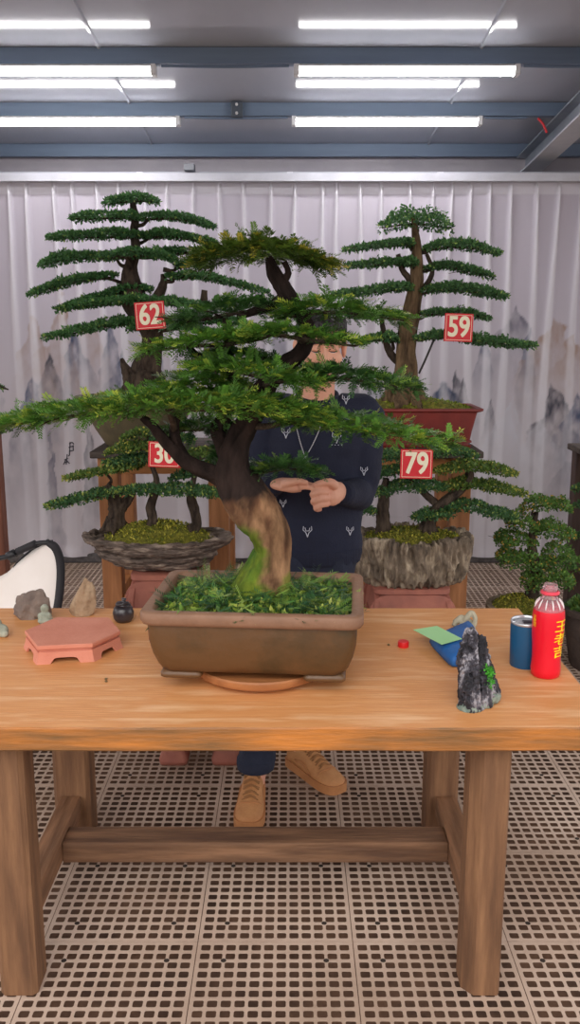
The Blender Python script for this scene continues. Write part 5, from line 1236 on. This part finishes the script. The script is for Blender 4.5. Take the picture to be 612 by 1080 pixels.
# shoes
TAN = mat('tan_suede', rgb(206,150,98), rgb(188,130,82), rough=.75, scale=16, bump=.2, bscale=160); SOLE = mat('tan_sole', rgb(198,138,88), rgb(178,120,74), rough=.7, scale=12); LACE = mat('lace_tan', rgb(150,104,62), rough=.8); SOCK = mat('white_sock', rgb(214,210,206), rough=.9)
def shoe(toe, heel, ank):
    d = (toe-heel); L_ = d.length; d.normalize(); s_ = Vector((-d.y,d.x,0)); up = Vector((0,0,1))
    prof = [(0,.030,.060,.03),(.015,.052,.098,.03),(.06,.066,.110,.03),(.15,.074,.116,.03),(.27,.078,.120,.03),(.38,.082,.116,.03),(.5,.088,.098,.03),(.62,.096,.080,.03),(.74,.100,.068,.03),(.85,.096,.060,.03),(.93,.082,.053,.03),(.98,.056,.046,.03),(1,.028,.038,.03)]
    t = bpy.data.objects.new('shoe', None); C.objects.link(t); t.parent = pn
    b = MB(); rings = []
    for f,w__,h_,z0 in prof:
        c_ = heel+d*(f*L_); ring = []
        for j in range(20):
            a = math.pi*j/19; ca = math.cos(a); sa = math.sin(a); ring.append(c_+s_*(ca*abs(ca)**-.25 if abs(ca)>.01 else 0)*w__/2+up*(.026+(h_-.026)*sa**.75))
        rings.append(ring)
    b.loft(rings); up_ = b.build('upper', TAN, t, smooth=True)
    out = []
    P_ = [(f,w__+.010) for f,w__,_,_ in prof]
    poly = [heel+d*(f*L_*1.03-.004)+s_*w__/2 for f,w__ in P_]+[heel+d*(f*L_*1.03-.004)-s_*w__/2 for f,w__ in P_[::-1]]; poly = catmull(poly+[poly[0]], 60)[:-1]
    MB().loft([[p+up*z for p in poly] for z in (0.001,.004,.030,.034)]).build('sole', SOLE, t, sharp=50)
    b = MB(); band = []
    for f in np.linspace(.70,.99,9):
        w__ = float(np.interp(f,[p[0] for p in prof],[p[1] for p in prof])); band.append(f)
    for sg in (-1,1):
        pts = [heel+d*(f*L_)+s_*sg*(float(np.interp(f,[p[0] for p in prof],[p[1] for p in prof]))/2*.99+.001)+up*z for f,z in ((.25,.055),(.40,.062),(.52,.050),(.62,.040))]
        b.tube(pts, [.004,.008,.007,.003], 6, 14, flat=(.4,1))
    b.tube([heel+d*(f*L_)+s_*w__+up*z for f,w__,z in ((.72,-.047,.034),(.74,-.036,.060),(.76,0,.069),(.74,.036,.060),(.72,.047,.034))], .0032, 6, 18)
    b.build('overlay', SOLE, t)
    b = MB()
    for i,f in enumerate((.40,.47,.54,.61,.68)):
        hh_ = float(np.interp(f,[p[0] for p in prof],[p[2] for p in prof]))
        b.tube([heel+d*((f+.02)*L_)-s_*.028+up*(hh_-.008), heel+d*(f*L_)+up*(hh_+.004), heel+d*((f-.02)*L_)+s_*.028+up*(hh_-.008)], .0034, 6, 9)
        b.tube([heel+d*((f+.02)*L_)+s_*.028+up*(hh_-.008), heel+d*(f*L_)+up*(hh_+.007), heel+d*((f-.02)*L_)-s_*.028+up*(hh_-.008)], .0034, 6, 9)
    b.build('lace', LACE, t)
    b = MB(); b.tube([heel+d*(.44*L_)+up*.100, heel+d*(.36*L_)+up*.124, heel+d*(.31*L_)+up*.143], [.020,.024,.020], 10, 9, flat=(.35,1), up=tuple(d)); b.build('tongue', TAN, t)
    b = MB(); c_ = heel+d*(.19*L_); b.tube([c_+up*.098, c_+up*.128, c_+up*.150], [.040,.041,.037], 16, 8); b.build('sock', SOCK, t)
    b = MB(); b.loft([[c_+d*(math.cos(a)*rx_)+s_*(math.sin(a)*ry_)+up*(z+.010*math.cos(a)) for a in np.linspace(0,2*math.pi,28,endpoint=False)] for rx_,ry_,z in ((.058,.038,.098),(.060,.041,.112),(.056,.038,.122),(.050,.033,.118))], cap=False); b.build('collar', TAN, t)
shoe(Vector((-.146,2.775,0)), Vector((-.130,3.075,0)), aL)
shoe(Vector((.186,3.03,0)), Vector((.005,3.27,0)), aR)
